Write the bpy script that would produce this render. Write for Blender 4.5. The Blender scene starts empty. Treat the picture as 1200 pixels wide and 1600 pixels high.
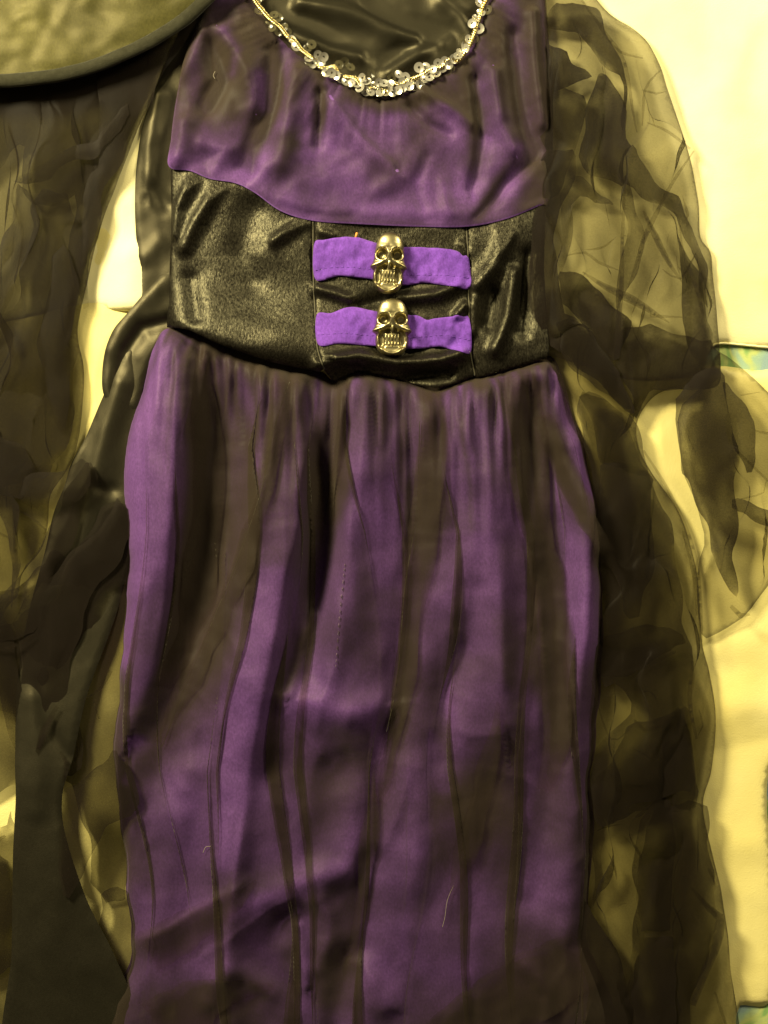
import bpy, bmesh, math, random
import numpy as np
from mathutils import Vector
from mathutils.geometry import delaunay_2d_cdt

random.seed(7)
scene = bpy.context.scene
C = scene.collection
K = 0.0005                      # metres per unit of the layout grid (a 1200 x 1600 grid lying on the bed)

# ------------------------------------------------------------------ camera
CAM_H = 1.10
cam_data = bpy.data.cameras.new('camera')
cam = bpy.data.objects.new('camera', cam_data)
C.objects.link(cam)
cam.location = (0, 0, CAM_H)
cam.rotation_euler = (0, 0, 0)
cam_data.sensor_fit = 'VERTICAL'
cam_data.sensor_height = 36
cam_data.lens = 36 * (CAM_H - 0.008) / 0.8
cam_data.clip_end = 50
cam_data.clip_start = 0.01
scene.camera = cam

# ------------------------------------------------------------------ world: dim warm room
world = bpy.data.worlds.new('World')
scene.world = world
world.use_nodes = True
bg = world.node_tree.nodes['Background']
bg.inputs[0].default_value = (1.0, 0.80, 0.50, 1)
bg.inputs[1].default_value = 0.10

# ------------------------------------------------------------------ room lamp and an added fill lamp
def area_lamp(name, loc, target, size, power, col):
    d = bpy.data.lights.new(name, 'AREA')
    d.shape = 'DISK'; d.size = size; d.energy = power; d.color = col
    o = bpy.data.objects.new(name, d); C.objects.link(o)
    o.location = loc
    o.rotation_euler = (Vector(target) - Vector(loc)).to_track_quat('-Z', 'Y').to_euler()
    return o
WARM = (1.0, 0.87, 0.50)
area_lamp('ceiling_lamp', (-0.92, 0.92, 0.90), (0.0, 0.05, 0), 0.38, 62, WARM)
area_lamp('cloth_fill_lamp', (0.66, 0.80, 0.60), (0.34, 0.24, 0), 0.30, 10, WARM)  # added lamp, only there to brighten the cloth at upper right

scene.render.engine = 'CYCLES'
scene.cycles.transparent_max_bounces = 48
scene.view_settings.view_transform = 'Standard'
scene.view_settings.look = 'None'
scene.view_settings.exposure = 0.08
scene.view_settings.gamma = 1.0
scene.view_settings.use_curve_mapping = False

# ================================================================== helpers
def tag(o, label=None, cat=None, group=None, kind=None):
    if label: o['label'] = label
    if cat: o['category'] = cat
    if group: o['group'] = group
    if kind: o['kind'] = kind
    return o

def empty(name, label, cat, group=None):
    o = bpy.data.objects.new(name, None); C.objects.link(o)
    o.empty_display_size = 0.05
    return tag(o, label, cat, group)

# ---- gradient noise
_rs = np.random.RandomState(3)
_perm = np.tile(_rs.permutation(512), 3)
_ang = _rs.rand(512) * 2 * np.pi
def perlin(x, y):
    xi = np.floor(x).astype(int); yi = np.floor(y).astype(int)
    xf = x - xi; yf = y - yi
    u = xf**3 * (xf * (xf * 6 - 15) + 10); v = yf**3 * (yf * (yf * 6 - 15) + 10)
    def g(ix, iy, dx, dy):
        a = _ang[_perm[(_perm[ix & 511] + iy) & 511]]
        return np.cos(a) * dx + np.sin(a) * dy
    n00 = g(xi, yi, xf, yf); n10 = g(xi + 1, yi, xf - 1, yf)
    n01 = g(xi, yi + 1, xf, yf - 1); n11 = g(xi + 1, yi + 1, xf - 1, yf - 1)
    return ((n00 * (1 - u) + n10 * u) * (1 - v) + (n01 * (1 - u) + n11 * u) * v) * 1.5
def fbm(x, y, o=3):
    s = 0; a = 1.0
    for i in range(o):
        s = s + a * perlin(x * 2**i + 17.3 * i, y * 2**i + 9.1 * i); a *= 0.5
    return s
def crumple(x, y, sc, seed=0):
    """sharp-creased wrinkles"""
    wx = perlin(x / sc * .7 + seed, y / sc * .7) * .6; wy = perlin(x / sc * .7, y / sc * .7 + 31 + seed) * .6
    n = perlin(x / sc + wx + seed * 3.1, y / sc + wy + 5.7)
    return 1 - np.abs(n) * 2.0

def smooth(pts, closed=True, step=6.0):
    """Catmull-Rom through the points, resampled"""
    p = [np.array(q[:2], float) for q in pts]; n = len(p); out = []
    rng = range(n) if closed else range(n - 1)
    for i in rng:
        p1 = p[i]; p2 = p[(i + 1) % n]
        p0 = p[(i - 1) % n] if (closed or i > 0) else p1
        p3 = p[(i + 2) % n] if (closed or i + 2 < n) else p2
        m = max(1, int(np.linalg.norm(p2 - p1) / step))
        for k in range(m):
            t = k / m
            out.append(0.5 * ((2 * p1) + (-p0 + p2) * t + (2 * p0 - 5 * p1 + 4 * p2 - p3) * t * t + (-p0 + 3 * p1 - 3 * p2 + p3) * t**3))
    if not closed: out.append(p[-1])
    return np.array(out)

def chaikin(pts, n=1, closed=True):
    p = np.array(pts, float)
    for _ in range(n):
        q = np.roll(p, -1, 0)
        p = np.stack([p * .8 + q * .2, p * .2 + q * .8], 1).reshape(-1, 2)
    return p

def seg_dist(x, y, pts):
    """distance, signed side and parameter (0..1) along an open polyline"""
    pts = np.asarray(pts, float)
    L = np.concatenate([[0], np.cumsum(np.linalg.norm(np.diff(pts, axis=0), axis=1))]); T = L[-1]
    bd = np.full(x.shape, 1e18); bs = np.zeros(x.shape); bt = np.zeros(x.shape)
    for i in range(len(pts) - 1):
        a = pts[i]; b = pts[i + 1]; d = b - a; l2 = d @ d
        if l2 < 1e-9: continue
        t = np.clip(((x - a[0]) * d[0] + (y - a[1]) * d[1]) / l2, 0, 1)
        dx = x - a[0] - t * d[0]; dy = y - a[1] - t * d[1]
        dd = dx * dx + dy * dy
        s = d[0] * (y - a[1]) - d[1] * (x - a[0])
        m = dd < bd
        bd = np.where(m, dd, bd); bs = np.where(m, s, bs); bt = np.where(m, (L[i] + t * math.sqrt(l2)) / T, bt)
    return np.sqrt(bd), np.sign(bs), bt

def fold(x, y, f):
    """f = (points, amplitude, width on the image-left/lower side, width on the other side).
    Walking down the image (y growing), side +1 is image-left."""
    pts, A, wl, wr = f
    p = smooth(pts, False, 25)
    d, s, t = seg_dist(x, y, p)
    w = np.where(s > 0, wl, wr)
    if isinstance(A, (list, tuple)):
        A = np.interp(t, np.linspace(0, 1, len(A)), A)
    return A * np.exp(-(d / w) ** 2)
def folds(x, y, fl):
    z = np.zeros(x.shape)
    for f in fl: z = z + fold(x, y, f)
    return z

def inside(x, y, poly):
    r = np.zeros(x.shape, bool); n = len(poly); j = n - 1
    for i in range(n):
        xi, yi = poly[i]; xj, yj = poly[j]
        if yi != yj:
            c = ((yi > y) != (yj > y)) & (x < (xj - xi) * (y - yi) / (yj - yi) + xi)
            r ^= c
        j = i
    return r

def world_xyz(x, y, z):
    return np.stack([(x - 600) * K, (800 - y) * K, z * 0.001], 1)

def mesh_obj(name, co, faces, mat, parent=None, smooth_shade=True):
    me = bpy.data.meshes.new(name)
    me.from_pydata([tuple(c) for c in co], [], [tuple(f) for f in faces])
    me.materials.append(mat)
    if smooth_shade: me.polygons.foreach_set('use_smooth', [True] * len(me.polygons))
    me.update()
    o = bpy.data.objects.new(name, me); C.objects.link(o)
    if parent is not None: o.parent = parent
    return o

def sheet(name, outline, zf, mat, parent=None, step=6.0, corners=False, thick=0.0, dens=None, warp=None, on_top=False, rough=0.0):
    """a piece of cloth: outline in layout units, height zf(x, y, edge_distance) in mm"""
    if corners:
        pl = []
        n = len(outline)
        for i in range(n):
            a = np.array(outline[i], float); b = np.array(outline[(i + 1) % n], float)
            m = max(1, int(np.linalg.norm(b - a) / step))
            for k in range(m): pl.append(a + (b - a) * k / m)
        pl = np.array(pl)
    else:
        pl = smooth(outline, True, step)
    if rough:
        ya = pl[:, 1]; pl = np.stack([pl[:, 0] + rough * (perlin(ya / 70 + pl[:, 0] / 300, ya / 300) + .12 * perlin(ya / 16 + 4, pl[:, 0] / 200)), ya], 1)
    x0, y0 = pl.min(0); x1, y1 = pl.max(0)
    gy = np.arange(y0, y1, step * 0.866); X = []; Y = []
    for r, yy in enumerate(gy):
        xs = np.arange(x0 + (step / 2 if r & 1 else 0), x1, step); X.append(xs); Y.append(np.full(xs.shape, yy))
    X = np.concatenate(X); Y = np.concatenate(Y)
    m = inside(X, Y, pl); X = X[m]; Y = Y[m]
    d, _, _ = seg_dist(X, Y, np.vstack([pl, pl[:1]]))
    m = d > step * 0.55; X = X[m]; Y = Y[m]; d = d[m]
    ax = np.concatenate([pl[:, 0], X]); ay = np.concatenate([pl[:, 1], Y])
    vs = [Vector((float(a), float(b))) for a, b in zip(ax, ay)]
    ov, oe, of, _, _, _ = delaunay_2d_cdt(vs, [], [list(range(len(pl)))], 1, 1e-5)
    ox = np.array([v[0] for v in ov]); oy = np.array([v[1] for v in ov])
    if len(ov) == len(vs): dd = np.concatenate([np.zeros(len(pl)), d])
    else: dd, _, _ = seg_dist(ox, oy, np.vstack([pl, pl[:1]]))
    wx, wy = (ox, oy) if warp is None else warp(ox, oy, dd)
    if on_top:
        d2 = seg_dist(wx, wy, np.vstack([pl, pl[:1]]))[0]
        z = zf(wx, wy, np.where(inside(wx, wy, pl), d2, 0.0)) + 0.9 * perlin(ox / 18 + 3, oy / 160) + 0.7
    else:
        z = zf(ox, oy, dd)
    co = world_xyz(wx, wy, z)
    F = []
    for f in of:
        a, b, c = f[0], f[1], f[2]
        ar = (ox[b] - ox[a]) * (oy[c] - oy[a]) - (ox[c] - ox[a]) * (oy[b] - oy[a])
        F.append((a, c, b) if ar > 0 else (a, b, c))
    o = mesh_obj(name, co, F, mat, parent)
    at = o.data.attributes.new('layers', 'FLOAT', 'POINT')
    at.data.foreach_set('value', np.ascontiguousarray(np.broadcast_to(1.0 if dens is None else dens(ox, oy, dd), ox.shape), dtype=np.float32))
    if thick:
        md = o.modifiers.new('thickness', 'SOLIDIFY'); md.thickness = thick * 0.001; md.offset = -1
    return o

def gather(ax, sx, sy, ay=0.0, seed=0.0, keep=25.0, octave=0.45):
    """cloth pushed together in its own plane: where it is pushed past itself it lies in doubled and tripled folds"""
    def w(x, y, d):
        k = np.clip(d / keep, 0, 1) if keep else 1.0
        dx = perlin(x / sx + seed, y / sy + seed * .7) + octave * perlin(x / sx * 2.1 + seed + 5, y / sy * 1.7 + 3)
        dy = perlin(x / sx * .8 + seed + 9, y / sy * 1.3 + 1.5) + octave * perlin(x / sx * 1.9 + seed, y / sy * 2.3 + 7)
        return x + ax * dx * k, y + ay * dy * k
    return w

def strip_outline(pts, widths):
    p = smooth(pts, False, 12)
    L = np.concatenate([[0], np.cumsum(np.linalg.norm(np.diff(p, axis=0), axis=1))]); L /= L[-1]
    w = np.interp(L, np.linspace(0, 1, len(widths)), widths) / 2
    t = np.gradient(p, axis=0); t /= np.linalg.norm(t, axis=1)[:, None] + 1e-9
    n = np.stack([-t[:, 1], t[:, 0]], 1)
    return np.vstack([p + n * w[:, None], (p - n * w[:, None])[::-1]])

def tube(name, P3, rad, mat, parent=None, sides=6, closed=False):
    """round cord through world points"""
    P3 = np.asarray(P3, float); n = len(P3)
    T = np.gradient(P3, axis=0)
    T /= np.linalg.norm(T, axis=1)[:, None] + 1e-12
    up = np.array([0, 0, 1.0]); co = []; F = []
    r = np.broadcast_to(np.asarray(rad, float), (n,))
    for i in range(n):
        a = np.cross(T[i], up); la = np.linalg.norm(a)
        a = a / la if la > 1e-6 else np.array([1.0, 0, 0])
        b = np.cross(a, T[i])
        for k in range(sides):
            an = 2 * np.pi * k / sides
            co.append(P3[i] + r[i] * (np.cos(an) * a + np.sin(an) * b))
    for i in range(n - 1):
        for k in range(sides):
            k2 = (k + 1) % sides
            F.append((i * sides + k, i * sides + k2, (i + 1) * sides + k2, (i + 1) * sides + k))
    F.append(tuple(range(sides))[::-1]); F.append(tuple((n - 1) * sides + k for k in range(sides)))
    return mesh_obj(name, co, F, mat, parent)

# ================================================================== materials
def new_mat(name):
    m = bpy.data.materials.new(name); m.use_nodes = True
    nt = m.node_tree; nt.nodes.clear()
    out = nt.nodes.new('ShaderNodeOutputMaterial')
    return m, nt, out
def N(nt, t, **kw):
    n = nt.nodes.new(t)
    for k, v in kw.items():
        if k in n.inputs: n.inputs[k].default_value = v
        else: setattr(n, k, v)
    return n
def noise_node(nt, scale, detail=3, stretch=(1, 1, 1), rough=0.5, dist=0.0):
    tc = N(nt, 'ShaderNodeTexCoord'); mp = N(nt, 'ShaderNodeMapping')
    mp.inputs['Scale'].default_value = stretch
    nt.links.new(tc.outputs['Object'], mp.inputs['Vector'])
    nz = N(nt, 'ShaderNodeTexNoise'); nz.inputs['Scale'].default_value = scale
    nz.inputs['Detail'].default_value = detail; nz.inputs['Roughness'].default_value = rough
    nz.inputs['Distortion'].default_value = dist
    nt.links.new(mp.outputs['Vector'], nz.inputs['Vector'])
    return nz
def ramp(nt, fac, stops):
    r = N(nt, 'ShaderNodeValToRGB'); e = r.color_ramp.elements
    while len(e) < len(stops): e.new(0.5)
    for i, (p, c) in enumerate(stops):
        e[i].position = p; e[i].color = (*c, 1)
    nt.links.new(fac, r.inputs['Fac']); return r
def bump(nt, h, strength, dist, prev=None):
    b = N(nt, 'ShaderNodeBump'); b.inputs['Strength'].default_value = strength; b.inputs['Distance'].default_value = dist
    nt.links.new(h, b.inputs['Height'])
    if prev is not None: nt.links.new(prev.outputs['Normal'], b.inputs['Normal'])
    return b

def cloth_mat(name, c1, c2, rough=0.6, spec=0.3, sheen=0.3, sheen_col=(1, 1, 1), sheen_rough=0.4, nscale=30, weave=1400,
              wstr=0.25, bstr=0.15, stretch=(1, 1, 1), aniso=0.0, bscale=90, tint=(1, 1, 1), grain=True):
    m, nt, out = new_mat(name)
    p = N(nt, 'ShaderNodeBsdfPrincipled')
    nz = noise_node(nt, nscale, 4, stretch)
    r = ramp(nt, nz.outputs['Fac'], [(0.3, c1), (0.7, c2)])
    ng = noise_node(nt, 650, 3, (1, 0.6, 1), 0.7)
    rg = ramp(nt, ng.outputs['Fac'], [(0.3, (0.74,) * 3), (0.7, (1.2,) * 3)])
    mg = N(nt, 'ShaderNodeMix', data_type='RGBA', blend_type='MULTIPLY'); mg.inputs[0].default_value = 1.0 if grain else 0.0
    nt.links.new(r.outputs['Color'], mg.inputs[6]); nt.links.new(rg.outputs['Color'], mg.inputs[7])
    nt.links.new(mg.outputs[2], p.inputs['Base Color'])
    p.inputs['Roughness'].default_value = rough
    p.inputs['Specular IOR Level'].default_value = spec
    p.inputs['Specular Tint'].default_value = (*tint, 1)
    p.inputs['Sheen Weight'].default_value = sheen
    p.inputs['Sheen Tint'].default_value = (*sheen_col, 1)
    p.inputs['Sheen Roughness'].default_value = sheen_rough
    n1 = noise_node(nt, bscale, 4, stretch, 0.6)
    b1 = bump(nt, n1.outputs['Fac'], bstr, 0.002)
    n2 = noise_node(nt, weave, 2)
    b2 = bump(nt, n2.outputs['Fac'], wstr, 0.0005, b1)
    nt.links.new(b2.outputs['Normal'], p.inputs['Normal'])
    nt.links.new(p.outputs['BSDF'], out.inputs['Surface'])
    return m

def sheer_mat(name, col, cover, tint, sheen=0.5, grain=(1, 1, 1), gs=500, gamp=0.12):
    """thin see-through weave: part of the light passes between the threads, more thread is met edge-on"""
    m, nt, out = new_mat(name)
    p = N(nt, 'ShaderNodeBsdfPrincipled')
    p.inputs['Base Color'].default_value = (*col, 1)
    p.inputs['Roughness'].default_value = 0.55
    p.inputs['Specular IOR Level'].default_value = 0.12
    p.inputs['Sheen Weight'].default_value = sheen
    p.inputs['Sheen Roughness'].default_value = 0.5
    p.inputs['Sheen Tint'].default_value = (1, 0.92, 0.75, 1)
    tl = N(nt, 'ShaderNodeBsdfTranslucent'); tl.inputs['Color'].default_value = (*[c * 1.2 for c in col], 1)
    mx0 = N(nt, 'ShaderNodeMixShader'); mx0.inputs[0].default_value = 0.25
    nt.links.new(p.outputs[0], mx0.inputs[1]); nt.links.new(tl.outputs[0], mx0.inputs[2])
    tr = N(nt, 'ShaderNodeBsdfTransparent'); tr.inputs['Color'].default_value = (*tint, 1)
    lw = N(nt, 'ShaderNodeLayerWeight'); lw.inputs['Blend'].default_value = 0.35
    nz = noise_node(nt, gs, 3, grain, 0.6)
    nb = noise_node(nt, 25, 3)
    # light passed = (1 - cover) ^ number of layers of cloth; threads met edge-on count as more cloth
    at = N(nt, 'ShaderNodeAttribute'); at.attribute_name = 'layers'
    f1 = N(nt, 'ShaderNodeMath', operation='MULTIPLY_ADD'); f1.inputs[1].default_value = 2.2; f1.inputs[2].default_value = 0.75 - gamp
    nt.links.new(lw.outputs['Facing'], f1.inputs[0])
    f2 = N(nt, 'ShaderNodeMath', operation='MULTIPLY_ADD'); f2.inputs[1].default_value = gamp * 2
    nt.links.new(nz.outputs['Fac'], f2.inputs[0]); nt.links.new(f1.outputs[0], f2.inputs[2])
    f3 = N(nt, 'ShaderNodeMath', operation='MULTIPLY_ADD'); f3.inputs[1].default_value = 0.4
    nt.links.new(nb.outputs['Fac'], f3.inputs[0]); nt.links.new(f2.outputs[0], f3.inputs[2])
    f4 = N(nt, 'ShaderNodeMath', operation='MULTIPLY')
    nt.links.new(f3.outputs[0], f4.inputs[0]); nt.links.new(at.outputs['Fac'], f4.inputs[1])
    pw = N(nt, 'ShaderNodeMath', operation='POWER'); pw.inputs[0].default_value = 1 - cover
    nt.links.new(f4.outputs[0], pw.inputs[1])
    h = N(nt, 'ShaderNodeMath', operation='SUBTRACT'); h.inputs[0].default_value = 1.0; h.use_clamp = True
    nt.links.new(pw.outputs[0], h.inputs[1])
    b2 = bump(nt, nz.outputs['Fac'], 0.2, 0.0006)
    nt.links.new(b2.outputs['Normal'], p.inputs['Normal'])
    mx = N(nt, 'ShaderNodeMixShader')
    nt.links.new(h.outputs[0], mx.inputs[0]); nt.links.new(tr.outputs[0], mx.inputs[1]); nt.links.new(mx0.outputs[0], mx.inputs[2])
    nt.links.new(mx.outputs[0], out.inputs['Surface'])
    return m

def velvet_mat(name):
    m, nt, out = new_mat(name)
    p = N(nt, 'ShaderNodeBsdfPrincipled')
    p.inputs['Base Color'].default_value = (0.006, 0.005, 0.004, 1)
    p.inputs['Roughness'].default_value = 0.42
    p.inputs['Specular IOR Level'].default_value = 0.6
    p.inputs['Sheen Weight'].default_value = 0.0
    p.inputs['Sheen Roughness'].default_value = 0.3
    p.inputs['Sheen Tint'].default_value = (1, 0.9, 0.6, 1)
    nm = noise_node(nt, 60, 3, (1.0, 0.7, 1), 0.5, 0.6)
    b1 = bump(nt, nm.outputs['Fac'], 0.16, 0.004)
    nf = noise_node(nt, 800, 3, (1.0, 0.45, 1), 0.75)
    b2 = bump(nt, nf.outputs['Fac'], 0.7, 0.0006, b1)
    p.inputs['Specular Tint'].default_value = (1.0, 0.93, 0.62, 1)
    nt.links.new(b2.outputs['Normal'], p.inputs['Normal'])
    # the nap: brushed tufts reflect, tufts pointing away swallow the light
    nn = noise_node(nt, 750, 3, (1.0, 0.45, 1), 0.7, 0.6)
    rr = ramp(nt, nn.outputs['Fac'], [(0.36, (0.10,) * 3), (0.68, (0.85,) * 3)])
    nt.links.new(rr.outputs[0], p.inputs['Specular IOR Level'])
    nt.links.new(p.outputs[0], out.inputs['Surface'])
    return m

def metal_mat(name, c1, c2, rough, scale=120):
    m, nt, out = new_mat(name)
    p = N(nt, 'ShaderNodeBsdfPrincipled'); p.inputs['Metallic'].default_value = 1
    nz = noise_node(nt, scale, 4)
    r = ramp(nt, nz.outputs['Fac'], [(0.3, c1), (0.65, c2)])
    nt.links.new(r.outputs[0], p.inputs['Base Color'])
    rr = ramp(nt, nz.outputs['Fac'], [(0.2, (rough * 1.3,) * 3), (0.8, (rough * 0.8,) * 3)])
    nt.links.new(rr.outputs[0], p.inputs['Roughness'])
    b = bump(nt, noise_node(nt, 700, 3).outputs['Fac'], 0.08, 0.0004)
    nt.links.new(b.outputs[0], p.inputs['Normal'])
    nt.links.new(p.outputs[0], out.inputs['Surface'])
    return m

def print_mat(name):
    """bed cover: yellow-green ground with blue and green printed blotches"""
    m, nt, out = new_mat(name)
    p = N(nt, 'ShaderNodeBsdfPrincipled'); p.inputs['Roughness'].default_value = 0.75
    a = noise_node(nt, 38, 2, (1, 1, 1), 0.5, 0.6)
    r = ramp(nt, a.outputs['Fac'], [(0.40, (0.22, 0.38, 0.12)), (0.48, (0.45, 0.52, 0.18)), (0.56, (0.30, 0.44, 0.32)), (0.64, (0.24, 0.36, 0.38))])
    r.color_ramp.interpolation = 'EASE'
    nt.links.new(r.outputs[0], p.inputs['Base Color'])
    b = bump(nt, noise_node(nt, 900, 2).outputs['Fac'], 0.3, 0.0005)
    nt.links.new(b.outputs[0], p.inputs['Normal'])
    nt.links.new(p.outputs[0], out.inputs['Surface'])
    return m

M = {}
M['cream'] = cloth_mat('cream_cotton', (0.82, 0.75, 0.40), (0.88, 0.82, 0.50), 0.62, 0.35, 0.15, nscale=14, weave=900, wstr=0.35, bstr=0.10, bscale=60, grain=False)
M['cream2'] = cloth_mat('cream_cotton_lower', (0.79, 0.69, 0.26), (0.86, 0.77, 0.34), 0.50, 0.40, 0.15, nscale=16, weave=900, wstr=0.35, bstr=0.14, bscale=50, grain=False)
M['print'] = print_mat('printed_bed_cover')
M['purple'] = cloth_mat('purple_satin', (0.102, 0.045, 0.20), (0.155, 0.072, 0.28), 0.55, 0.22, 0.2, (0.8, 0.6, 0.9), 0.4, tint=(1, .8, .9), nscale=18, weave=1500, wstr=0.25, bstr=0.05, bscale=60)
M['strap'] = cloth_mat('purple_cotton', (0.13, 0.045, 0.36), (0.165, 0.058, 0.43), 0.85, 0.12, 0.2, (0.8, 0.5, 1.0), 0.5, nscale=40, weave=1300, wstr=0.35, bstr=0.2, bscale=120)
M['black_satin'] = cloth_mat('black_satin', (0.007, 0.0065, 0.0045), (0.011, 0.010, 0.007), 0.45, 0.42, 0.0, (1, 0.9, 0.6), 0.4, tint=(1, .88, .55), nscale=30, weave=1500, wstr=0.3, bstr=0.04, bscale=60)
M['hat_satin'] = cloth_mat('hat_satin', (0.034, 0.032, 0.010), (0.066, 0.061, 0.018), 0.50, 0.30, 0.0, (1, 0.95, 0.6), 0.4, tint=(1, .88, .5), nscale=20, weave=1500, wstr=0.3, bstr=0.08, bscale=55)
M['binding'] = cloth_mat('black_binding', (0.016, 0.016, 0.010), (0.026, 0.026, 0.017), 0.8, 0.2, 0.1, nscale=200, tint=(1, .9, .6), weave=1500, wstr=0.7, bstr=0.2)
M['velvet'] = velvet_mat('black_crushed_velvet')
M['tulle'] = sheer_mat('brown_black_tulle', (0.040, 0.029, 0.021), 0.36, (0.95, 0.92, 0.92), 0.15, (1, 0.35, 1), 800, 0.40)
M['tulle_fold'] = sheer_mat('folded_tulle', (0.036, 0.028, 0.014), 0.66, (0.9, 0.86, 0.8), 0.5, (1, 0.10, 1), 900, 0.16)
M['chiffon'] = sheer_mat('black_chiffon', (0.0150, 0.0105, 0.0075), 0.36, (0.93, 0.92, 0.86), 0.05, (1, 1, 1), 750, 0.35)
M['hem'] = cloth_mat('black_hem_thread', (0.012, 0.010, 0.007), (0.02, 0.017, 0.01), 0.8, 0.2, 0.2)
M['brass'] = metal_mat('antique_brass', (0.20, 0.17, 0.085), (0.50, 0.44, 0.25), 0.36)
M['gold_thread'] = metal_mat('gold_thread', (0.75, 0.62, 0.28), (0.95, 0.82, 0.45), 0.22, 600)
M['seam'] = cloth_mat('seam_thread', (0.05, 0.045, 0.025), (0.09, 0.08, 0.05), 0.7, 0.3, 0.3)
M['stitch'] = cloth_mat('brown_stitch_thread', (0.075, 0.04, 0.09), (0.11, 0.06, 0.11), 0.6, 0.4, 0.3)
M['lint'] = cloth_mat('pale_lint', (0.22, 0.19, 0.15), (0.30, 0.26, 0.2), 0.8, 0.2, 0.2)
M['orange'] = cloth_mat('orange_thread', (0.8, 0.25, 0.06), (0.9, 0.35, 0.08), 0.6, 0.3, 0.2)
def sequin_mat():
    m, nt, out = new_mat('champagne_sequin')
    p = N(nt, 'ShaderNodeBsdfPrincipled')
    oi = N(nt, 'ShaderNodeObjectInfo')
    r = ramp(nt, oi.outputs['Random'], [(0.0, (0.36, 0.34, 0.29)), (1.0, (0.66, 0.63, 0.55))])
    nt.links.new(r.outputs[0], p.inputs['Base Color'])
    p.inputs['Metallic'].default_value = 0.65; p.inputs['Roughness'].default_value = 0.26
    p.inputs['Coat Weight'].default_value = 0.5; p.inputs['Coat Roughness'].default_value = 0.08
    nt.links.new(p.outputs[0], out.inputs['Surface']); return m
def clear_sequin_mat():
    m, nt, out = new_mat('smoky_clear_sequin')
    p = N(nt, 'ShaderNodeBsdfPrincipled'); p.inputs['Base Color'].default_value = (0.10, 0.09, 0.05, 1); p.inputs['Roughness'].default_value = 0.15
    t = N(nt, 'ShaderNodeBsdfTransparent'); mx = N(nt, 'ShaderNodeMixShader'); mx.inputs[0].default_value = 0.5
    nt.links.new(t.outputs[0], mx.inputs[1]); nt.links.new(p.outputs[0], mx.inputs[2])
    nt.links.new(mx.outputs[0], out.inputs['Surface']); return m
M['sequin'] = sequin_mat(); M['clear_sequin'] = clear_sequin_mat()

# ================================================================== the bed and the cloths under the dress
def z_bed(x, y, d): return fbm(x / 260, y / 260, 2) * 1.0
o = sheet('bed_cover', [(-260, -300), (1460, -300), (1460, 1900), (-260, 1900)], z_bed, M['print'], step=20, corners=True)
tag(o, 'green and blue printed bed cover under the cream cloths', 'bed cover', kind='structure')

low_out = [(-240, 380), (400, 420), (800, 480), (960, 556), (1060, 568), (1140, 571), (1180, 578), (1240, 585), (1300, 700), (1290, 1000), (1240, 1150), (1208, 1200), (1202, 1260), (1208, 1330),
           (1214, 1420), (1216, 1500), (1206, 1572), (1160, 1576), (1154, 1592), (1148, 1650), (1100, 1860), (-240, 1860)]
def z_low(x, y, d):
    z = 2.4 + fbm(x / 220 + 4, y / 220, 3) * 2.2 + crumple(x, y, 160, 6) * 0.6 + fbm(x / 60, y / 60, 2) * 0.25
    z += folds(x, y, [([(1120, 1190), (1160, 1180), (1220, 1165)], -2.0, 18, 18), ([(1110, 1120), (1170, 1105), (1230, 1100)], 4.0, 35, 45),
                      ([(1130, 1440), (1170, 1450), (1220, 1470)], -1.5, 30, 30), ([(1100, 1020), (1160, 1010)], 1.5, 30, 30), ([(1110,1330),(1200,1320)],1.2,25,25),
                      ([(120, 540), (210, 545)], 1.5, 30, 30), ([(60, 830), (10, 880)], 1.5, 20, 20)])
    return np.maximum(1.2, z) * (1 - np.exp(-(d / 6) ** 1)) + 0.9
o = sheet('cream_cloth', low_out, z_low, M['cream2'], step=9, thick=0.6)
tag(o, 'pale yellow cotton cloth under the skirt, lower of two cloths on the bed', 'cloth', 'cream cloths spread on the bed')

up_out = [(-240, -280), (1440, -280), (1440, 560), (1300, 552), (1200, 543), (1130, 537), (1112, 545), (1095, 580), (1040, 592), (960, 588), (800, 540), (500, 498), (205, 486), (130, 481), (-240, 466)]
def z_up(x, y, d):
    z = 5.0 + fbm(x / 240, y / 300 + 8, 3) * 1.8 + crumple(x, y, 150, 3) * 0.7 + fbm(x / 40, y / 40, 3) * 0.25
    z += folds(x, y, [([(1060, 0), (1110, 160), (1160, 300), (1210, 420)], 5.0, 34, 50), ([(1130, 150), (1140, 300), (1130, 450)], 1.5, 40, 40),
                      ([(1190, 60), (1180, 130)], -2.0, 25, 25), ([(205, 400), (203, 480)], 3.5, 26, 30), ([(160, 300), (140, 480)], -1.0, 20, 20)])
    return z * (1 - np.interp(x, [1105, 1125], [0.45, 0.85]) * np.exp(-(d / np.interp(x, [1105, 1125], [5, 16])))) + 0.4 + np.interp(x, [1105, 1125], [0, .9])
o = sheet('cream_cloth', up_out, z_up, M['cream'], step=9, thick=0.8)
tag(o, 'pale cream cotton cloth under the bodice, lapping over the yellower cloth', 'cloth', 'cream cloths spread on the bed')
up_cloth = o
# overcast edge of the upper cloth
hp = smooth([(1440, 560), (1300, 552), (1200, 543), (1130, 537), (1114, 543)], False, 5)
hz = z_up(hp[:, 0], hp[:, 1], np.zeros(len(hp)))
tube('overcast_hem', world_xyz(hp[:, 0], hp[:, 1] - 2, hz + 0.6 + 0.35 * np.sin(np.arange(len(hp)) * 2.1)), 0.0009, M['cream'], up_cloth)

# ================================================================== the dress
dress = empty('witch_dress', 'purple and black witch costume dress with skull buckles laid on cream cloth', 'dress')

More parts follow.
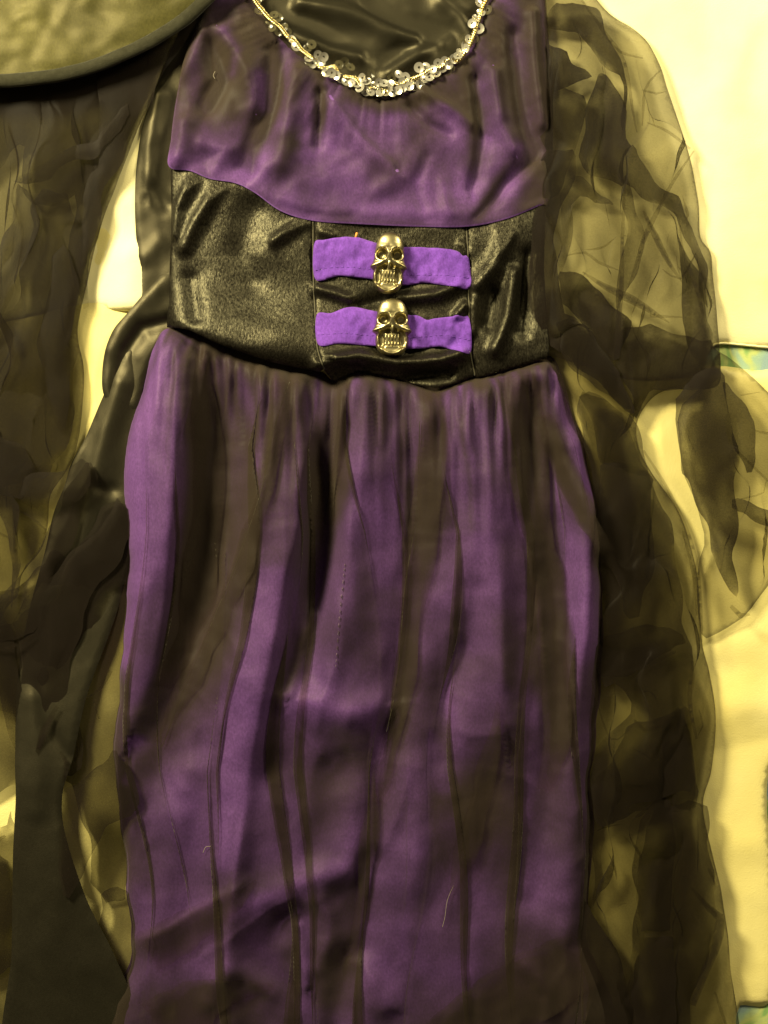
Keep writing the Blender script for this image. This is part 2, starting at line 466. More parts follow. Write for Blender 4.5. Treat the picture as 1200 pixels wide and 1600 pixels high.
# ---- black satin back seen through the neck opening
def z_back(x, y, d):
    z = 10.5 + fbm(x / 90, y / 60, 3) * 1.0
    z += 1.4 * folds(x, y, [([(420, 40), (500, 75), (560, 92)], 4.5, 14, 10), ([(470, 10), (540, 20), (600, 45), (650, 62)], 5, 18, 12), ([(580, 10), (640, 45), (700, 60)], -4, 14, 14),
                      ([(610, 115), (660, 85), (700, 62)], 4, 12, 12), ([(690, 5), (720, 30), (735, 60)], 4, 14, 14), ([(600, 100), (630, 75), (680, 75)], -3, 12, 12),
                      ([(420, 10), (480, 30), (520, 60)], -3, 14, 14)])
    return np.maximum(z, 8.2 + 0.15 * z)
sheet('back_lining', [(360, -40), (800, -40), (770, 60), (720, 130), (600, 185), (480, 150), (410, 70)], z_back, M['black_satin'], dress, step=5)

# ---- bodice
neck = [(397, -30), (397, 0), (403, 14), (420, 36), (450, 68), (482, 97), (512, 117), (545, 133), (575, 148), (600, 151), (625, 143), (662, 124), (700, 106), (726, 86), (741, 55), (752, 18), (762, 0), (766, -30)]
band_top = [(268, 266), (300, 272), (330, 284), (370, 291), (400, 306), (440, 334), (490, 349), (560, 354), (650, 358), (730, 358), (790, 346), (840, 326), (856, 319)]
waist = [(262, 508), (300, 514), (350, 538), (430, 566), (500, 578), (522, 592), (560, 576), (620, 586), (680, 606), (722, 590), (760, 582), (800, 570), (860, 556)]
bod_out = [(335, -30), (318, 25), (296, 70), (276, 150), (266, 230)] + band_top + [(864, 200), (856, 60), (840, -30)] + neck[::-1]
bod_folds = [([(430, 90), (425, 160), (400, 230), (385, 270)], -6, 16, 20), ([(470, 120), (455, 180), (440, 260)], 4, 20, 18), ([(500, 150), (500, 190), (495, 230)], -3.5, 7, 10),
             ([(525, 170), (560, 220), (610, 265)], 4.0, 20, 9), ([(350, 60), (390, 120), (400, 170)], 4, 20, 14), ([(330, 70), (345, 130), (325, 170)], -5, 16, 20),
             ([(290, 200), (280, 250)], 5, 16, 20), ([(320, 230), (355, 240), (340, 270)], 2.5, 12, 12), ([(400, 240), (410, 270), (395, 290)], 3, 10, 18),
             ([(640, 170), (670, 200), (700, 215)], -2.5, 8, 8), ([(660, 150), (720, 190), (735, 200)], 2.5, 9, 9), ([(740, 130), (750, 220), (735, 300)], -4, 8, 14),
             ([(770, 120), (780, 200), (800, 240)], 4, 14, 10), ([(800, 60), (810, 160), (830, 240)], -5, 12, 14), ([(830, 250), (790, 290), (750, 345)], -3.5, 10, 10),
             ([(830, 30), (835, 120), (845, 200)], 4, 10, 10), ([(560, 340), (650, 335), (730, 340)], 1.5, 14, 14), ([(600, 300), (640, 270), (650, 250)], 1.5, 14, 14),
             ([(660, 330), (650, 290), (665, 250)], -1.5, 9, 9), ([(700, 340), (690, 290)], 1.8, 10, 10), ([(420, 310), (480, 330), (540, 335)], 2.0, 10, 14), ([(270, 130), (300, 100), (320, 60)], 4, 14, 14)]
def z_bod(x, y, d):
    dn, _, _ = seg_dist(x, y, np.array(neck))
    z = 17.5 + 1.6 * folds(x, y, bod_folds) + fbm(x / 70 + 3, y / 90, 3) * 1.8 + crumple(x, y, 55, 2) * 0.5
    ang = np.arctan2(x - 590, y + 60) * 590
    z += 2.4 * np.exp(-dn / 45) * (1 - 2 * np.abs(perlin(ang / 24 + dn / 130, dn / 150 + 3))) + 0.9 * crumple(x + y * .5, y, 90, 4)
    z -= 1.5 * np.exp(-(dn / 10) ** 2)
    yb = np.interp(x, [p[0] for p in band_top], [p[1] for p in band_top])
    fl = 8 + 10 * np.clip((y - yb + 45) / 40, 0, 1)
    z = np.maximum(z, 12.5)
    return fl + np.maximum(z - fl, 1.0) * np.sqrt(1 - np.exp(-(d / 14)))
bodice = sheet('bodice', bod_out, z_bod, M['purple'], dress, step=4.5)
def z_on(zf, lift, wr=0.0, sc=40, seed=0):
    def f(x, y, d):
        return zf(x, y, np.full(x.shape, 200.0)) + lift + (wr * (crumple(x, y, sc, seed)) if wr else 0)
    return f
# gathered tulle over the bodice, gathered below the neckline; extra layers paint shade into the fold valleys
def band(x, y, pts, A, wl, wr):
    """layers of bunched cloth and of painted valley shade along a line: soft or crisp (small width) on either side"""
    p = smooth(pts, False, 20)
    d, s, t = seg_dist(x, y, p)
    w = np.where(s > 0, wl, wr)
    if isinstance(A, (list, tuple)): A = np.interp(t, np.linspace(0, 1, len(A)), A)
    return A * np.exp(-(d / w) ** 2)
bod_bands = [([(425, 60), (436, 150), (405, 225), (388, 275)], [3, 3, 2.5, 0], 22, 8), ([(470, 110), (462, 150), (446, 200)], [2, 1.5, 0], 10, 10), ([(500, 118), (506, 170), (497, 235)], [2.5, 2.5, 0], 12, 6),
             ([(330, 50), (345, 110), (335, 165), (308, 195)], [2, 4, 4, 1], 26, 40), ([(390, 40), (382, 110), (372, 170)], [3, 3, 1], 22, 20), ([(550, 150), (600, 168), (660, 160)], [2, 2.5, 2], 14, 14), ([(660, 150), (705, 165), (750, 205)], [2, 2, 1], 10, 26),
             ([(725, 100), (744, 190), (738, 290)], [3, 3, 0], 18, 8), ([(770, 30), (795, 130), (815, 215), (840, 260)], [3, 3, 2.5, 1], 24, 18), ([(820, -20), (835, 80), (852, 220)], [3, 3, 2], 20, 20),
             ([(600, 280), (640, 240), (655, 200)], 0.8, 25, 25), ([(290, 90), (280, 140), (300, 190)], [2, 2, 0.5], 16, 16), ([(460, 230), (430, 290)], [1.5, .5], 20, 8), ([(800, 260), (770, 300), (745, 345)], [2, 2, 1], 10, 10), ([(850, 270), (830, 325)], 2.5, 25, 25)]
def n_bod(x, y, d):
    dn, _, _ = seg_dist(x, y, np.array(neck))
    ang = np.arctan2(x - 590, y + 60) * 590
    n = 0.55 + 0.6 * fbm(x / 80 + 1, y / 80, 3) + np.exp(-dn / 40) * (0.8 + 0.9 * perlin(ang / 22 + dn / 90, dn / 120))
    for b_ in bod_bands: n = n + 1.0 * band(x, y, *b_)
    for hp_ in ([(352, 55), (375, 85), (365, 120)], [(408, 125), (412, 170)], [(560, 330), (700, 340)], [(810, 235), (790, 300)]):
        n = n * (1 - 0.7 * np.exp(-(seg_dist(x, y, np.array(hp_, float))[0] / 14) ** 2))
    return np.clip(n, 0.15, 6)
bt_out = [(335, -30), (318, 25), (297, 72), (278, 150), (268, 230)] + [(a, b - 2) for a, b in band_top] + [(863, 200), (856, 60), (840, -30)] + neck[::-1]
sheet('bodice_tulle', bt_out, lambda x, y, d: z_bod(x, y, d + 2.5) + 0.9 + 0.2 * crumple(x, y, 35), M['tulle'], dress, step=4.5, dens=n_bod)

# ---- velvet waistband: two side panels and the centre panel between the seams
def z_vel(x, y, d):
    z = 15 + 2.1 * folds(x, y, [([(300, 290), (280, 330), (275, 370)], 3.0, 9, 9), ([(340, 300), (310, 350), (290, 390)], 3.5, 11, 11), ([(480, 345), (450, 365), (430, 380)], 3.0, 8, 10),
                          ([(320, 535), (400, 545), (490, 560)], 6.5, 30, 62), ([(300, 440), (310, 500)], -2.5, 14, 14), ([(400, 330), (380, 400), (390, 440)], -2.5, 25, 25),
                          ([(790, 370), (770, 420), (745, 450)], 4.0, 14, 12), ([(800, 430), (790, 500), (770, 550)], 4.0, 9, 10), ([(770, 460), (760, 510)], -3, 10, 10), ([(825, 400), (815, 520)], -3, 12, 12),
                          ([(500, 575), (560, 560), (620, 570), (690, 565), (720, 555)], 4.5, 10, 10), ([(640, 590), (700, 585)], -3, 10, 10),
                          ([(495, 455), (520, 462), (545, 470)], 3.0, 7, 9), ([(620, 470), (680, 465), (715, 450)], 3.0, 9, 9), ([(560, 480), (600, 470)], -2, 10, 10),
                          ([(720, 385), (728, 400)], 2, 6, 6), ([(725, 480), (712, 495)], 3, 6, 8), ([(505, 365), (520, 372)], 2, 6, 6), ([(740, 470), (735, 520)], 2.5, 8, 8)])
    z += fbm(x / 90 + 9, y / 80, 2) * 2.0
    for sx in ([(490, 348), (490, 450), (497, 552), (508, 585)], [(728, 357), (731, 450), (733, 553), (742, 592)]):
        z -= fold(x, y, (sx, 2.2, 4, 4))
    return z if d is None else 7 + (z - 7) * np.sqrt(1 - np.exp(-(d / 12)))
s1 = [(490, 350), (490, 400), (491, 450), (494, 500), (498, 550), (508, 580)]
s2 = [(728, 358), (730, 400), (731, 450), (732, 500), (734, 553), (742, 588)]
def z_vel_in(x, y, d):
    yb = np.interp(x, [p[0] for p in band_top], [p[1] for p in band_top])
    yw = np.interp(x, [p[0] for p in waist], [p[1] for p in waist])
    z = z_vel(x, y, np.abs(x - 264))
    z = np.minimum(z, 15.2 + np.clip((y - yb) / 6, -1, 40))            # tucked under the bodice edge
    return z + 1.8 - 2.6 * np.exp(-np.maximum(0, yw + 4 - y) / 6)      # rolled over at the waist
bt = band_top
left_p = [(268, 252), (300, 258), (330, 270), (370, 277), (400, 292), (440, 320), (490, 337)] + s1 + [(500, 584), (430, 570), (350, 544), (300, 520), (262, 512), (266, 430), (270, 350)]
cent_p = [(490, 337), (560, 342), (650, 346), (728, 346)] + s2 + [(722, 596), (680, 610), (620, 592), (560, 582), (522, 598), (508, 582)] + s1[::-1][1:]
right_p = [(728, 346), (790, 332), (840, 312), (850, 306), (848, 420), (856, 556), (850, 562), (800, 576), (760, 588), (742, 592)] + s2[::-1][1:]
for nm, pl in (('velvet_panel', left_p), ('velvet_panel', cent_p), ('velvet_panel', right_p)):
    sheet(nm, pl, z_vel_in, M['velvet'], dress, step=4.0, corners=True, thick=1.2)
for sx in (s1, s2):
    p = smooth(sx, False, 5)
    z = z_vel_in(p[:, 0], p[:, 1], None)
    tube('panel_seam', world_xyz(p[:, 0], p[:, 1], z + 0.3), 0.0006, M['seam'], dress)

# ---- purple straps between the panels, running under the skulls
def z_strap(x, y, d):
    hump = 1.5 * np.exp(-((x - 610) / 55) ** 2)
    z = z_vel_in(x, y, None) * 0.35 + 15 * 0.65 + 2.0 + hump + fbm(x / 22, y / 40, 2) * 2.0 + crumple(x, y, 26, 7) * 0.7
    z = z + 1.8 - 1.0 * np.exp(-(d / 4))
    return np.maximum(z, z_vel_in(x, y, None) + 1.0)
strap_u = [(492, 385), (509, 379), (533, 375), (562, 376), (579, 381), (605, 388), (631, 390), (663, 391), (687, 392), (712, 396), (722, 404), (731, 407),
           (732, 453), (700, 451), (663, 446), (631, 450), (605, 446), (579, 440), (552, 437), (530, 435), (494, 440)]
strap_l = [(496, 496), (518, 493), (538, 485), (557, 483), (584, 489), (610, 493), (637, 495), (654, 497), (666, 503), (678, 501), (702, 498), (724, 498), (732, 501),
           (734, 553), (707, 549), (683, 544), (663, 547), (639, 548), (612, 546), (586, 544), (562, 542), (530, 541), (499, 543)]
for pl, seam in ((strap_u, [(494, 426), (530, 421), (579, 425), (605, 432), (631, 434), (690, 434), (731, 438)]), (strap_l, [(498, 528), (540, 525), (584, 528), (637, 531), (690, 527), (733, 534)])):
    st = sheet('strap', pl, z_strap, M['strap'], dress, step=3.5, thick=0.7)
    sp = smooth(seam, False, 4)
    k = 0
    while k + 1 < len(sp):
        q = sp[k:k + 2]
        if not 580 < q[0, 0] < 632:
            zz = z_strap(q[:, 0], q[:, 1], np.full(2, 20.0))
            tube('stitch', world_xyz(q[:, 0], q[:, 1], zz + 0.05), 0.00028, M['strap'], st, sides=4)
        k += 2

# ---- skull buckles
def skull(cx, cy, rot, sx, sy, z0, lean):
    """half-relief cast skull; u,v in skull units (u -1..1 across the cheekbones, v 1.66 crown .. -1.66 chin)"""
    half = [(0.0, 1.66), (0.35, 1.60), (0.62, 1.42), (0.80, 1.10), (0.88, 0.75), (0.90, 0.40), (0.95, 0.10), (1.06, -0.12), (1.12, -0.24), (0.98, -0.36), (0.90, -0.45),
            (0.93, -0.70), (0.91, -1.00), (0.78, -1.30), (0.52, -1.55), (0.22, -1.65), (0.0, -1.66)]
    outl = half + [(-a, b) for a, b in half[::-1][1:-1]]
    pl = smooth(outl, True, 0.05)
    gs = 0.045
    gx, gy = np.meshgrid(np.arange(-1.2, 1.2, gs), np.arange(-1.7, 1.7, gs))
    gx = gx.ravel(); gy = gy.ravel()
    m = inside(gx, gy, pl); gx = gx[m]; gy = gy[m]
    d, _, _ = seg_dist(gx, gy, np.vstack([pl, pl[:1]])); m = d > gs * 0.5; gx = gx[m]; gy = gy[m]
    ax = np.concatenate([pl[:, 0], gx]); ay = np.concatenate([pl[:, 1], gy])
    ov, _, of, _, _, _ = delaunay_2d_cdt([Vector((float(a), float(b))) for a, b in zip(ax, ay)], [], [list(range(len(pl)))], 1, 1e-6)
    u = np.array([v[0] for v in ov]); v = np.array([q[1] for q in ov])
    d, _, _ = seg_dist(u, v, np.vstack([pl, pl[:1]]))
    sm = lambda a, b, t: (lambda q: q * q * (3 - 2 * q))(np.clip((t - a) / (b - a), 0, 1))
    h = 0.20 + 0.50 * np.sqrt(1 - np.exp(-(d / 0.22))) + 0.22 * np.exp(-(u / 0.75) ** 2 - ((v - 0.8) / 0.9) ** 2)
    au = np.abs(u)
    # brow ridge and eye sockets
    h += 0.10 * np.exp(-((v - 0.86) / 0.14) ** 2 - ((au - 0.45) / 0.4) ** 2)
    e = np.sqrt(((au - 0.46) / 0.36) ** 2 + ((v - 0.44) / 0.33) ** 2)
    h -= 0.66 * (1 - sm(0.45, 1.02, e)) + 0.06 * np.exp(-(e / 0.5) ** 2)
    h += 0.07 * np.exp(-((e - 1.12) / 0.10) ** 2)
    # nose ridge
    h += 0.16 * np.exp(-(u / 0.14) ** 2) * sm(-0.45, -0.1, v) * (1 - sm(0.5, 0.8, v))
    # cheekbone: ledge that sweeps from the tip up towards the nose; everything below is set back
    ledge = -0.02 - 0.28 * au ** 1.2 + 0.10 * np.exp(-(u / 0.2) ** 2)
    h += 0.14 * np.exp(-((v - ledge - 0.10) / 0.10) ** 2) * sm(0.1, 0.4, au)
    below = 1 - sm(ledge - 0.14, ledge - 0.02, v)
    h -= 0.42 * below * (1 - 0.75 * (1 - sm(-1.35, -1.05, v)))
    # jaw rim
    jr = np.sqrt((u / 0.82) ** 2 + ((v + 0.72) / 0.86) ** 2)
    h += 0.26 * np.exp(-((jr - 0.98) / 0.13) ** 2) * below
    # tooth arch
    h += 0.20 * np.exp(-(np.maximum(0, au - 0.36) / 0.07) ** 2) * (1 - sm(-0.42, -0.30, v)) * sm(-1.30, -1.12, v)
    # openings beside the teeth
    ho = np.sqrt(((au - 0.62) / 0.17) ** 2 + ((v + 0.80) / 0.40) ** 2)
    h -= 0.45 * (1 - sm(0.7, 1.05, ho))
    # nostril hollows
    h -= 0.18 * np.exp(-((au - 0.2) / 0.10) ** 2 - ((v + 0.22) / 0.13) ** 2)
    h = np.maximum(h, 0.15)
    h = np.where(d < 1e-6, 0.0, h)
    c, s = math.cos(rot), math.sin(rot)
    def place(u, v, h):
        X = u * sx; Y = -v * sy
        return world_xyz(cx + X * c - Y * s, cy + X * s + Y * c, z0 + h * 9.5 + u * lean[0] + v * lean[1])
    F = []
    for f in of:
        a, b, cc = f
        ar = (u[b] - u[a]) * (v[cc] - v[a]) - (u[cc] - u[a]) * (v[b] - v[a])
        F.append((a, b, cc) if ar > 0 else (a, cc, b))
    sk = mesh_obj('skull_buckle', place(u, v, h), F, M['brass'], dress)
    # teeth: five pairs of bars
    for row, (v0, v1) in enumerate(((-0.42, -0.82), (-0.84, -1.18))):
        for i in range(5):
            uc = (i - 2) * 0.165
            hh = 0.60 - 0.10 * abs(i - 2) / 2
            co = []; F = []
            ns = 7; sec = 7
            for a in range(ns):
                t = a / (ns - 1); vv = v0 + (v1 - v0) * t; bul = math.sin(math.pi * (0.12 + 0.76 * t)) ** 0.5
                for b in range(sec):
                    an = math.pi * b / (sec - 1)
                    co.append((uc * (1 + 0.08 * bul) - 0.062 * math.cos(an) * bul, vv, hh - 0.22 + 0.24 * math.sin(an) * bul))
            for a in range(ns - 1):
                for b in range(sec - 1):
                    F.append((a * sec + b, (a + 1) * sec + b, (a + 1) * sec + b + 1, a * sec + b + 1))
            co = np.array(co)
            mesh_obj('tooth', place(co[:, 0], co[:, 1], co[:, 2]), F, M['brass'], sk)
    # the little peg under the nose
    t = np.linspace(0, 1, 9)
    pp = place(np.full(9, 0.02), 0.12 - 0.52 * t, 0.86 + 0.06 * np.sin(np.pi * t) - 0.1 * t)
    tube('nose_peg', pp, 0.0011 * np.sqrt(np.clip(np.sin(np.pi * (0.04 + 0.92 * t)), 0, 1)) ** 0.5, M['brass'], sk, sides=8)
    return sk
skull(607.5, 417, 0.06, 25.5, 28.3, 22.8, (0.9, 0.2))['label'] = 'upper brass skull buckle, turned slightly to the right'
skull(612.5, 515.5, 0.015, 27.5, 26.6, 22.6, (0.3, 0.2))['label'] = 'lower brass skull buckle, facing straight up'

# ---- skirt
sk_out = waist + [(890, 625), (917, 720), (937, 820), (940, 890), (941, 1000), (938, 1080), (927, 1200), (925, 1330), (914, 1450), (910, 1660), (212, 1660), (206, 1480), (195, 1350), (182, 1250), (177, 1130), (187, 1080), (197, 950), (201, 830), (196, 760), (201, 690), (217, 620), (240, 545)]
sk_folds = [([(268, 520), (285, 600), (282, 700), (268, 850), (250, 1000), (215, 1120)], [5, 9, 9, 9, 7, 4], 70, 26),
            ([(345, 560), (350, 680), (340, 800), (315, 920), (285, 1060), (245, 1200)], [-3, -8, -9, -8, -7, -4], 42, 44),
            ([(445, 590), (470, 680), (470, 790), (445, 900), (428, 1000), (405, 1120), (378, 1280), (365, 1420), (362, 1600)], [4, 7, 9, 9, 9, 9, 9, 7, 6], 62, 20),
            ([(515, 620), (508, 760), (500, 880), (480, 980), (455, 1060)], [-3, -7, -8, -7, -4], 26, 26),
            ([(560, 600), (560, 760), (545, 900), (530, 1050), (545, 1150)], [4, 6, 5, 5, 3], 26, 40),
            ([(640, 620), (650, 760), (640, 900), (625, 1050), (600, 1200), (575, 1360), (560, 1500)], [-3, -5, -5, -6, -7, -7, -5], 26, 24),
            ([(735, 620), (760, 760), (770, 880), (775, 1000), (785, 1120)], [4, 6, 7, 7, 5], 60, 26),
            ([(740, 920), (735, 990), (700, 1080), (690, 1180)], [-3, -5, -5, -3], 26, 20),
            ([(835, 620), (845, 760), (865, 900), (872, 1060), (850, 1240), (830, 1400)], [-5, -6, -5, -5, -6, -5], 30, 30),
            ([(900, 700), (915, 850), (905, 1000), (890, 1150), (890, 1300), (880, 1450)], [4, 6, 6, 5, 5, 4], 22, 22),
            ([(480, 1090), (545, 1110), (590, 1100)], 5, 34, 26), ([(420, 1200), (480, 1220), (545, 1200)], -4, 40, 44),
            ([(380, 1420), (450, 1380), (540, 1350), (560, 1310)], [4, 7, 8, 3], 26, 26), ([(440, 1430), (425, 1470), (445, 1530)], -5, 24, 24), ([(500, 1400), (520, 1450), (500, 1500)], 4, 16, 16),
            ([(640, 1160), (660, 1260), (650, 1330), (640, 1420)], [0, 4, 4, 0], 26, 30), ([(750, 1140), (735, 1240), (715, 1330), (690, 1450)], [0, -2, -4, -1], 30, 34), ([(775, 1130), (780, 1250), (775, 1350), (760, 1480)], [0, -2.5, -4, -1], 44, 54),
            ([(540, 1490), (530, 1540), (520, 1600)], -5, 16, 20), ([(560, 1500), (600, 1560)], 5, 22, 20), 
            ([(330, 1550), (360, 1500), (430, 1540)], 4, 16, 16), ([(300, 1200), (270, 1330), (250, 1450)], 3, 26, 26),
            ([(820, 1500), (850, 1540), (850, 1600)], 4, 14, 14), ([(485, 960), (470, 1010), (466, 1040), (455, 1075)], 3, 26, 9), ([(470, 1440), (480, 1530)], 3, 10, 6)]
sk_creases = [([(452, 600), (430, 690), (412, 770), (372, 880), (330, 980), (290, 1075), (250, 1170)], 3.0, 7, 30), ([(308, 560), (306, 700), (300, 820), (285, 930)], 3.0, 40, 7), ([(655, 620), (662, 700), (650, 820), (632, 930), (622, 1050), (602, 1150), (578, 1280)], 3.0, 6, 26),
              ([(545, 600), (532, 690), (526, 800)], 2.5, 24, 6), ([(772, 850), (778, 960), (780, 1080)], 2.0, 6, 24), ([(790, 640), (808, 790), (834, 900), (848, 1030), (862, 1160), (868, 1260)], 2.5, 7, 30), ([(884, 880), (886, 1040), (872, 1190)], 2.0, 24, 6), ([(392, 1230), (375, 1330), (362, 1440), (355, 1600)], 4.0, 6, 40),
              ([(850, 660), (884, 745), (915, 805), (938, 870)], 2.0, 6, 18), ([(694, 620), (696, 720), (680, 830)], 2.0, 20, 6), ([(215, 1250), (205, 1340), (212, 1400)], 2.0, 6, 20), ([(200, 1470), (270, 1440), (345, 1392), (400, 1355)], 2.5, 18, 6), ([(300, 1500), (380, 1440), (470, 1385)], 1.8, 18, 6),
              ([(500, 1370), (520, 1430), (500, 1500)], 2.0, 20, 8), ([(445, 1090), (470, 1140), (520, 1190)], 2.0, 20, 8), ([(700, 1130), (730, 1145), (790, 1140)], 1.5, 8, 14), ([(560, 1490), (590, 1530), (630, 1580)], 2.5, 8, 20), ([(480, 1440), (478, 1540), (470, 1600)], 2, 6, 16), ([(640, 1200), (622, 1270), (590, 1340)], 2, 16, 6), ([(870, 1420), (880, 1500), (850, 1540)], 2, 8, 16)]
def creases(x, y, fl):
    z = np.zeros(x.shape)
    for pts, A, wl, wr in fl:
        d, s_, t = seg_dist(x, y, smooth(pts, False, 20))
        z = z + A * np.exp(-d / np.where(s_ > 0, wl, wr)) * np.clip(np.minimum(t, 1 - t) * 6, 0, 1)
    return z
def skirt_u(x, y):
    ys = [540, 700, 830, 1000, 1200, 1400, 1660]
    xl = np.interp(y, ys, [262, 200, 200, 192, 178, 200, 212]); xr = np.interp(y, ys, [850, 912, 938, 941, 927, 918, 910])
    return (x - xl) / (xr - xl) * 720
def ridge(a, b): return 1 - 2 * np.abs(perlin(a, b))
def z_skirt(x, y, d):
    wy = np.interp(x, [p[0] for p in waist], [p[1] for p in waist])
    dw = np.maximum(0, y - wy)
    z = 21 + np.interp(y, [560, 1050, 1250, 1660], [2.0, 2.0, 1.15, 1.0]) * folds(x, y, sk_folds) + creases(x, y, sk_creases) + 0
    u = skirt_u(x, y); low = np.clip((1500 - y) / 700, 0.25, 1)
    wob = 0.5 * perlin(x / 200, y / 160)
    z = z + (ridge(u / 74 + wob + 2, y / 620) * 3.6 * low + ridge(u / 34 + wob + 7, y / 380) * 2.0 * np.exp(-np.maximum(0, y - 560) / 260)) + fbm(x / 120, y / 140 + 5, 3) * 2.4
    z = np.where(z < 12, 12 - 6 * (1 - np.exp((z - 12) / 6)), z)
    z += (crumple(x * 1.2, y * .7, 90, 5) * 1.1 + crumple(x, y, 34, 8) * 0.15) * np.clip((y - 700) / 400, 0.2, 1)
    z += np.exp(-dw / 120) * (1 - np.exp(-dw / 14)) * (perlin(x / 13, y / 150 + 2) * 9 + perlin(x / 24 + 4, y / 120) * 8)
    z = z * (1 - np.exp(-dw / 16)) + 11.5 * np.exp(-dw / 16)
    z = z - 3
    return 4 + (z - 4) * (1 - np.exp(-(d + 1.5) / 13))
skirt = sheet('skirt', sk_out, z_skirt, M['purple'], dress, step=4.6, rough=6)

# tulle over-skirt: thin where it lies flat, layered in crisp-edged folds and as painted shade in the valleys, open at both sides
sk_bands = [([(303, 545), (308, 640), (306, 760), (296, 880), (272, 1000), (225, 1140)], [2, 4, 5, 5, 4, 2], 5, 62), ([(365, 700), (350, 850), (320, 980), (280, 1090), (230, 1210)], [1.5, 2.5, 2.5, 2.5, 1.5], 30, 30),
            ([(452, 600), (436, 660), (420, 740), (392, 850), (345, 970), (300, 1070), (250, 1170)], [3, 3, 2.5, 2.5, 2.5, 2, 1], 5, 26), ([(500, 660), (505, 780), (495, 900), (475, 1000)], [2, 5, 5, 2], 16, 16),
            ([(545, 590), (534, 660), (528, 780), (520, 860)], [3, 4, 3, 1], 20, 5), ([(628, 600), (634, 720), (640, 800)], [1.5, 2, 1], 12, 12),
            ([(655, 600), (660, 700), (652, 800), (634, 920), (624, 1050), (602, 1160), (580, 1280), (562, 1420)], [2, 3, 3, 3, 3, 3, 3, 2], 4, 28), ([(690, 640), (694, 720), (680, 820)], [2, 2, 1], 24, 5),
            ([(780, 600), (792, 680), (806, 790), (832, 900), (846, 1020), (856, 1150), (845, 1260)], [3, 4, 4, 4, 4, 3, 2], 6, 34), ([(836, 600), (846, 720), (862, 800), (882, 900), (884, 1040), (878, 1150)], [2, 3, 3, 3, 3, 2], 26, 5),
            ([(846, 660), (880, 740), (912, 800), (938, 868)], [3, 3.5, 3.5, 3], 16, 14), ([(745, 600), (775, 630), (792, 690)], [2.5, 3, 2], 14, 10), ([(400, 570), (425, 630), (410, 700)], [3, 2, 1], 20, 14),
            ([(330, 540), (400, 575), (470, 590)], [2, 2.5, 2], 20, 20), ([(742, 930), (738, 990), (720, 1040)], [1, 2, 1], 16, 10), ([(775, 960), (776, 1060), (778, 1120)], [1.5, 1.5, 1], 3, 10),
            ([(780, 1090), (770, 1180), (735, 1300), (705, 1430)], [1.5, 3, 3, 1.5], 20, 26), ([(560, 1180), (580, 1290), (566, 1400), (556, 1500)], [2, 4, 4, 3], 14, 10),
            ([(425, 1195), (480, 1215), (540, 1190)], [1, 1.6, 1], 40, 30), ([(436, 1420), (424, 1470), (445, 1530)], [2, 5, 3], 16, 14), ([(540, 1500), (530, 1550)], [4, 4], 14, 14),
            ([(190, 1480), (270, 1440), (345, 1392), (410, 1350)], [4, 4, 3, 1], 34, 7), ([(200, 1580), (300, 1560), (420, 1590)], [6, 5, 2], 50, 50), ([(330, 1480), (380, 1520), (420, 1535)], [3, 4, 2], 18, 12),
            ([(620, 1640), (720, 1590), (820, 1560), (930, 1540)], [2, 5, 6, 6], 60, 40), ([(890, 1250), (905, 1350), (900, 1440), (890, 1560)], [2, 4, 4, 5], 34, 34), ([(745, 1230), (790, 1290), (800, 1400), (850, 1480)], [2, 4, 4, 3], 36, 30),
            ([(190, 1080), (200, 1160), (190, 1260), (200, 1360)], [3, 4, 3, 3], 30, 30), ([(480, 985), (470, 1020), (452, 1075)], [3, 4, 2], 5, 12), ([(770, 1250), (700, 1330), (660, 1400)], [1, 2, 1], 30, 30), ([(640, 1120), (700, 1240), (760, 1280)], [1, 2, 2], 30, 40)]
sk_open = [([(245, 560), (222, 680), (212, 800), (214, 920), (205, 1010)], 30, .75), ([(262, 600), (250, 760), (240, 900)], 26, .3), ([(868, 590), (895, 690), (922, 790)], 17, .75), ([(842, 730), (885, 850), (912, 960), (915, 1010)], 24, .5), ([(232, 1150), (216, 1185), (200, 1215)], 9, .9),
           ([(556, 1120), (480, 1090)], 20, .5), ([(600, 760), (600, 900)], 22, .4), ([(430, 900), (400, 1060), (380, 1200), (365, 1330)], 22, .55), ([(760, 850), (760, 1000)], 22, .4), ([(670, 1150), (690, 1220)], 16, .5), ([(400, 1400), (470, 1375), (540, 1350)], 20, .5)]
def n_skirt(x, y, d):
    n = 0.7 + 0.4 * fbm(x / 90 + 7, y / 130, 3)
    wy = np.interp(x, [p[0] for p in waist], [p[1] for p in waist])
    n += np.exp(-np.maximum(0, y - wy) / 40) * (0.7 + 3.0 * perlin(x / 13 + .3, y / 150 + 2))
    u = skirt_u(x, y); wob = 0.5 * perlin(x / 200, y / 160)
    n += 1.6 * np.exp(-np.maximum(0, y - 560) / 220) * np.clip(ridge(u / 36 + wob + 11, y / 600), 0, 1) ** 4 + 0.8 * np.clip(-ridge(u / 74 + wob + 2, y / 620) + .3, 0, 1)  # last term darkens the skirt's fold valleys as painted shade
    n = np.maximum(n, 0.35)
    for b_ in sk_bands: n = n + 0.38 * np.clip((1900 - y) / 900, 0.5, 1) * band(x, y, *b_)
    for pts, w, k in sk_open:
        n = n * (1 - k * np.exp(-(seg_dist(x, y, smooth(pts, False, 20))[0] / w) ** 4))
    return np.clip(n, 0.05, 7)
over = [(264, 510), (300, 516), (350, 540), (430, 568), (500, 580), (522, 594), (560, 578), (620, 588), (680, 608), (722, 592), (760, 584), (800, 572), (858, 558)] + [(a - 3, b) for a, b in sk_out[13:23]] + [(a + 3, b) for a, b in sk_out[23:]]
def z_over(x, y, d):
    z = z_skirt(x, y, d + 3.0) + 1.2 + 0.5 * crumple(x, y, 50, 3)
    for b_ in sk_bands: z = z + 0.25 * band(x, y, *b_)
    return z
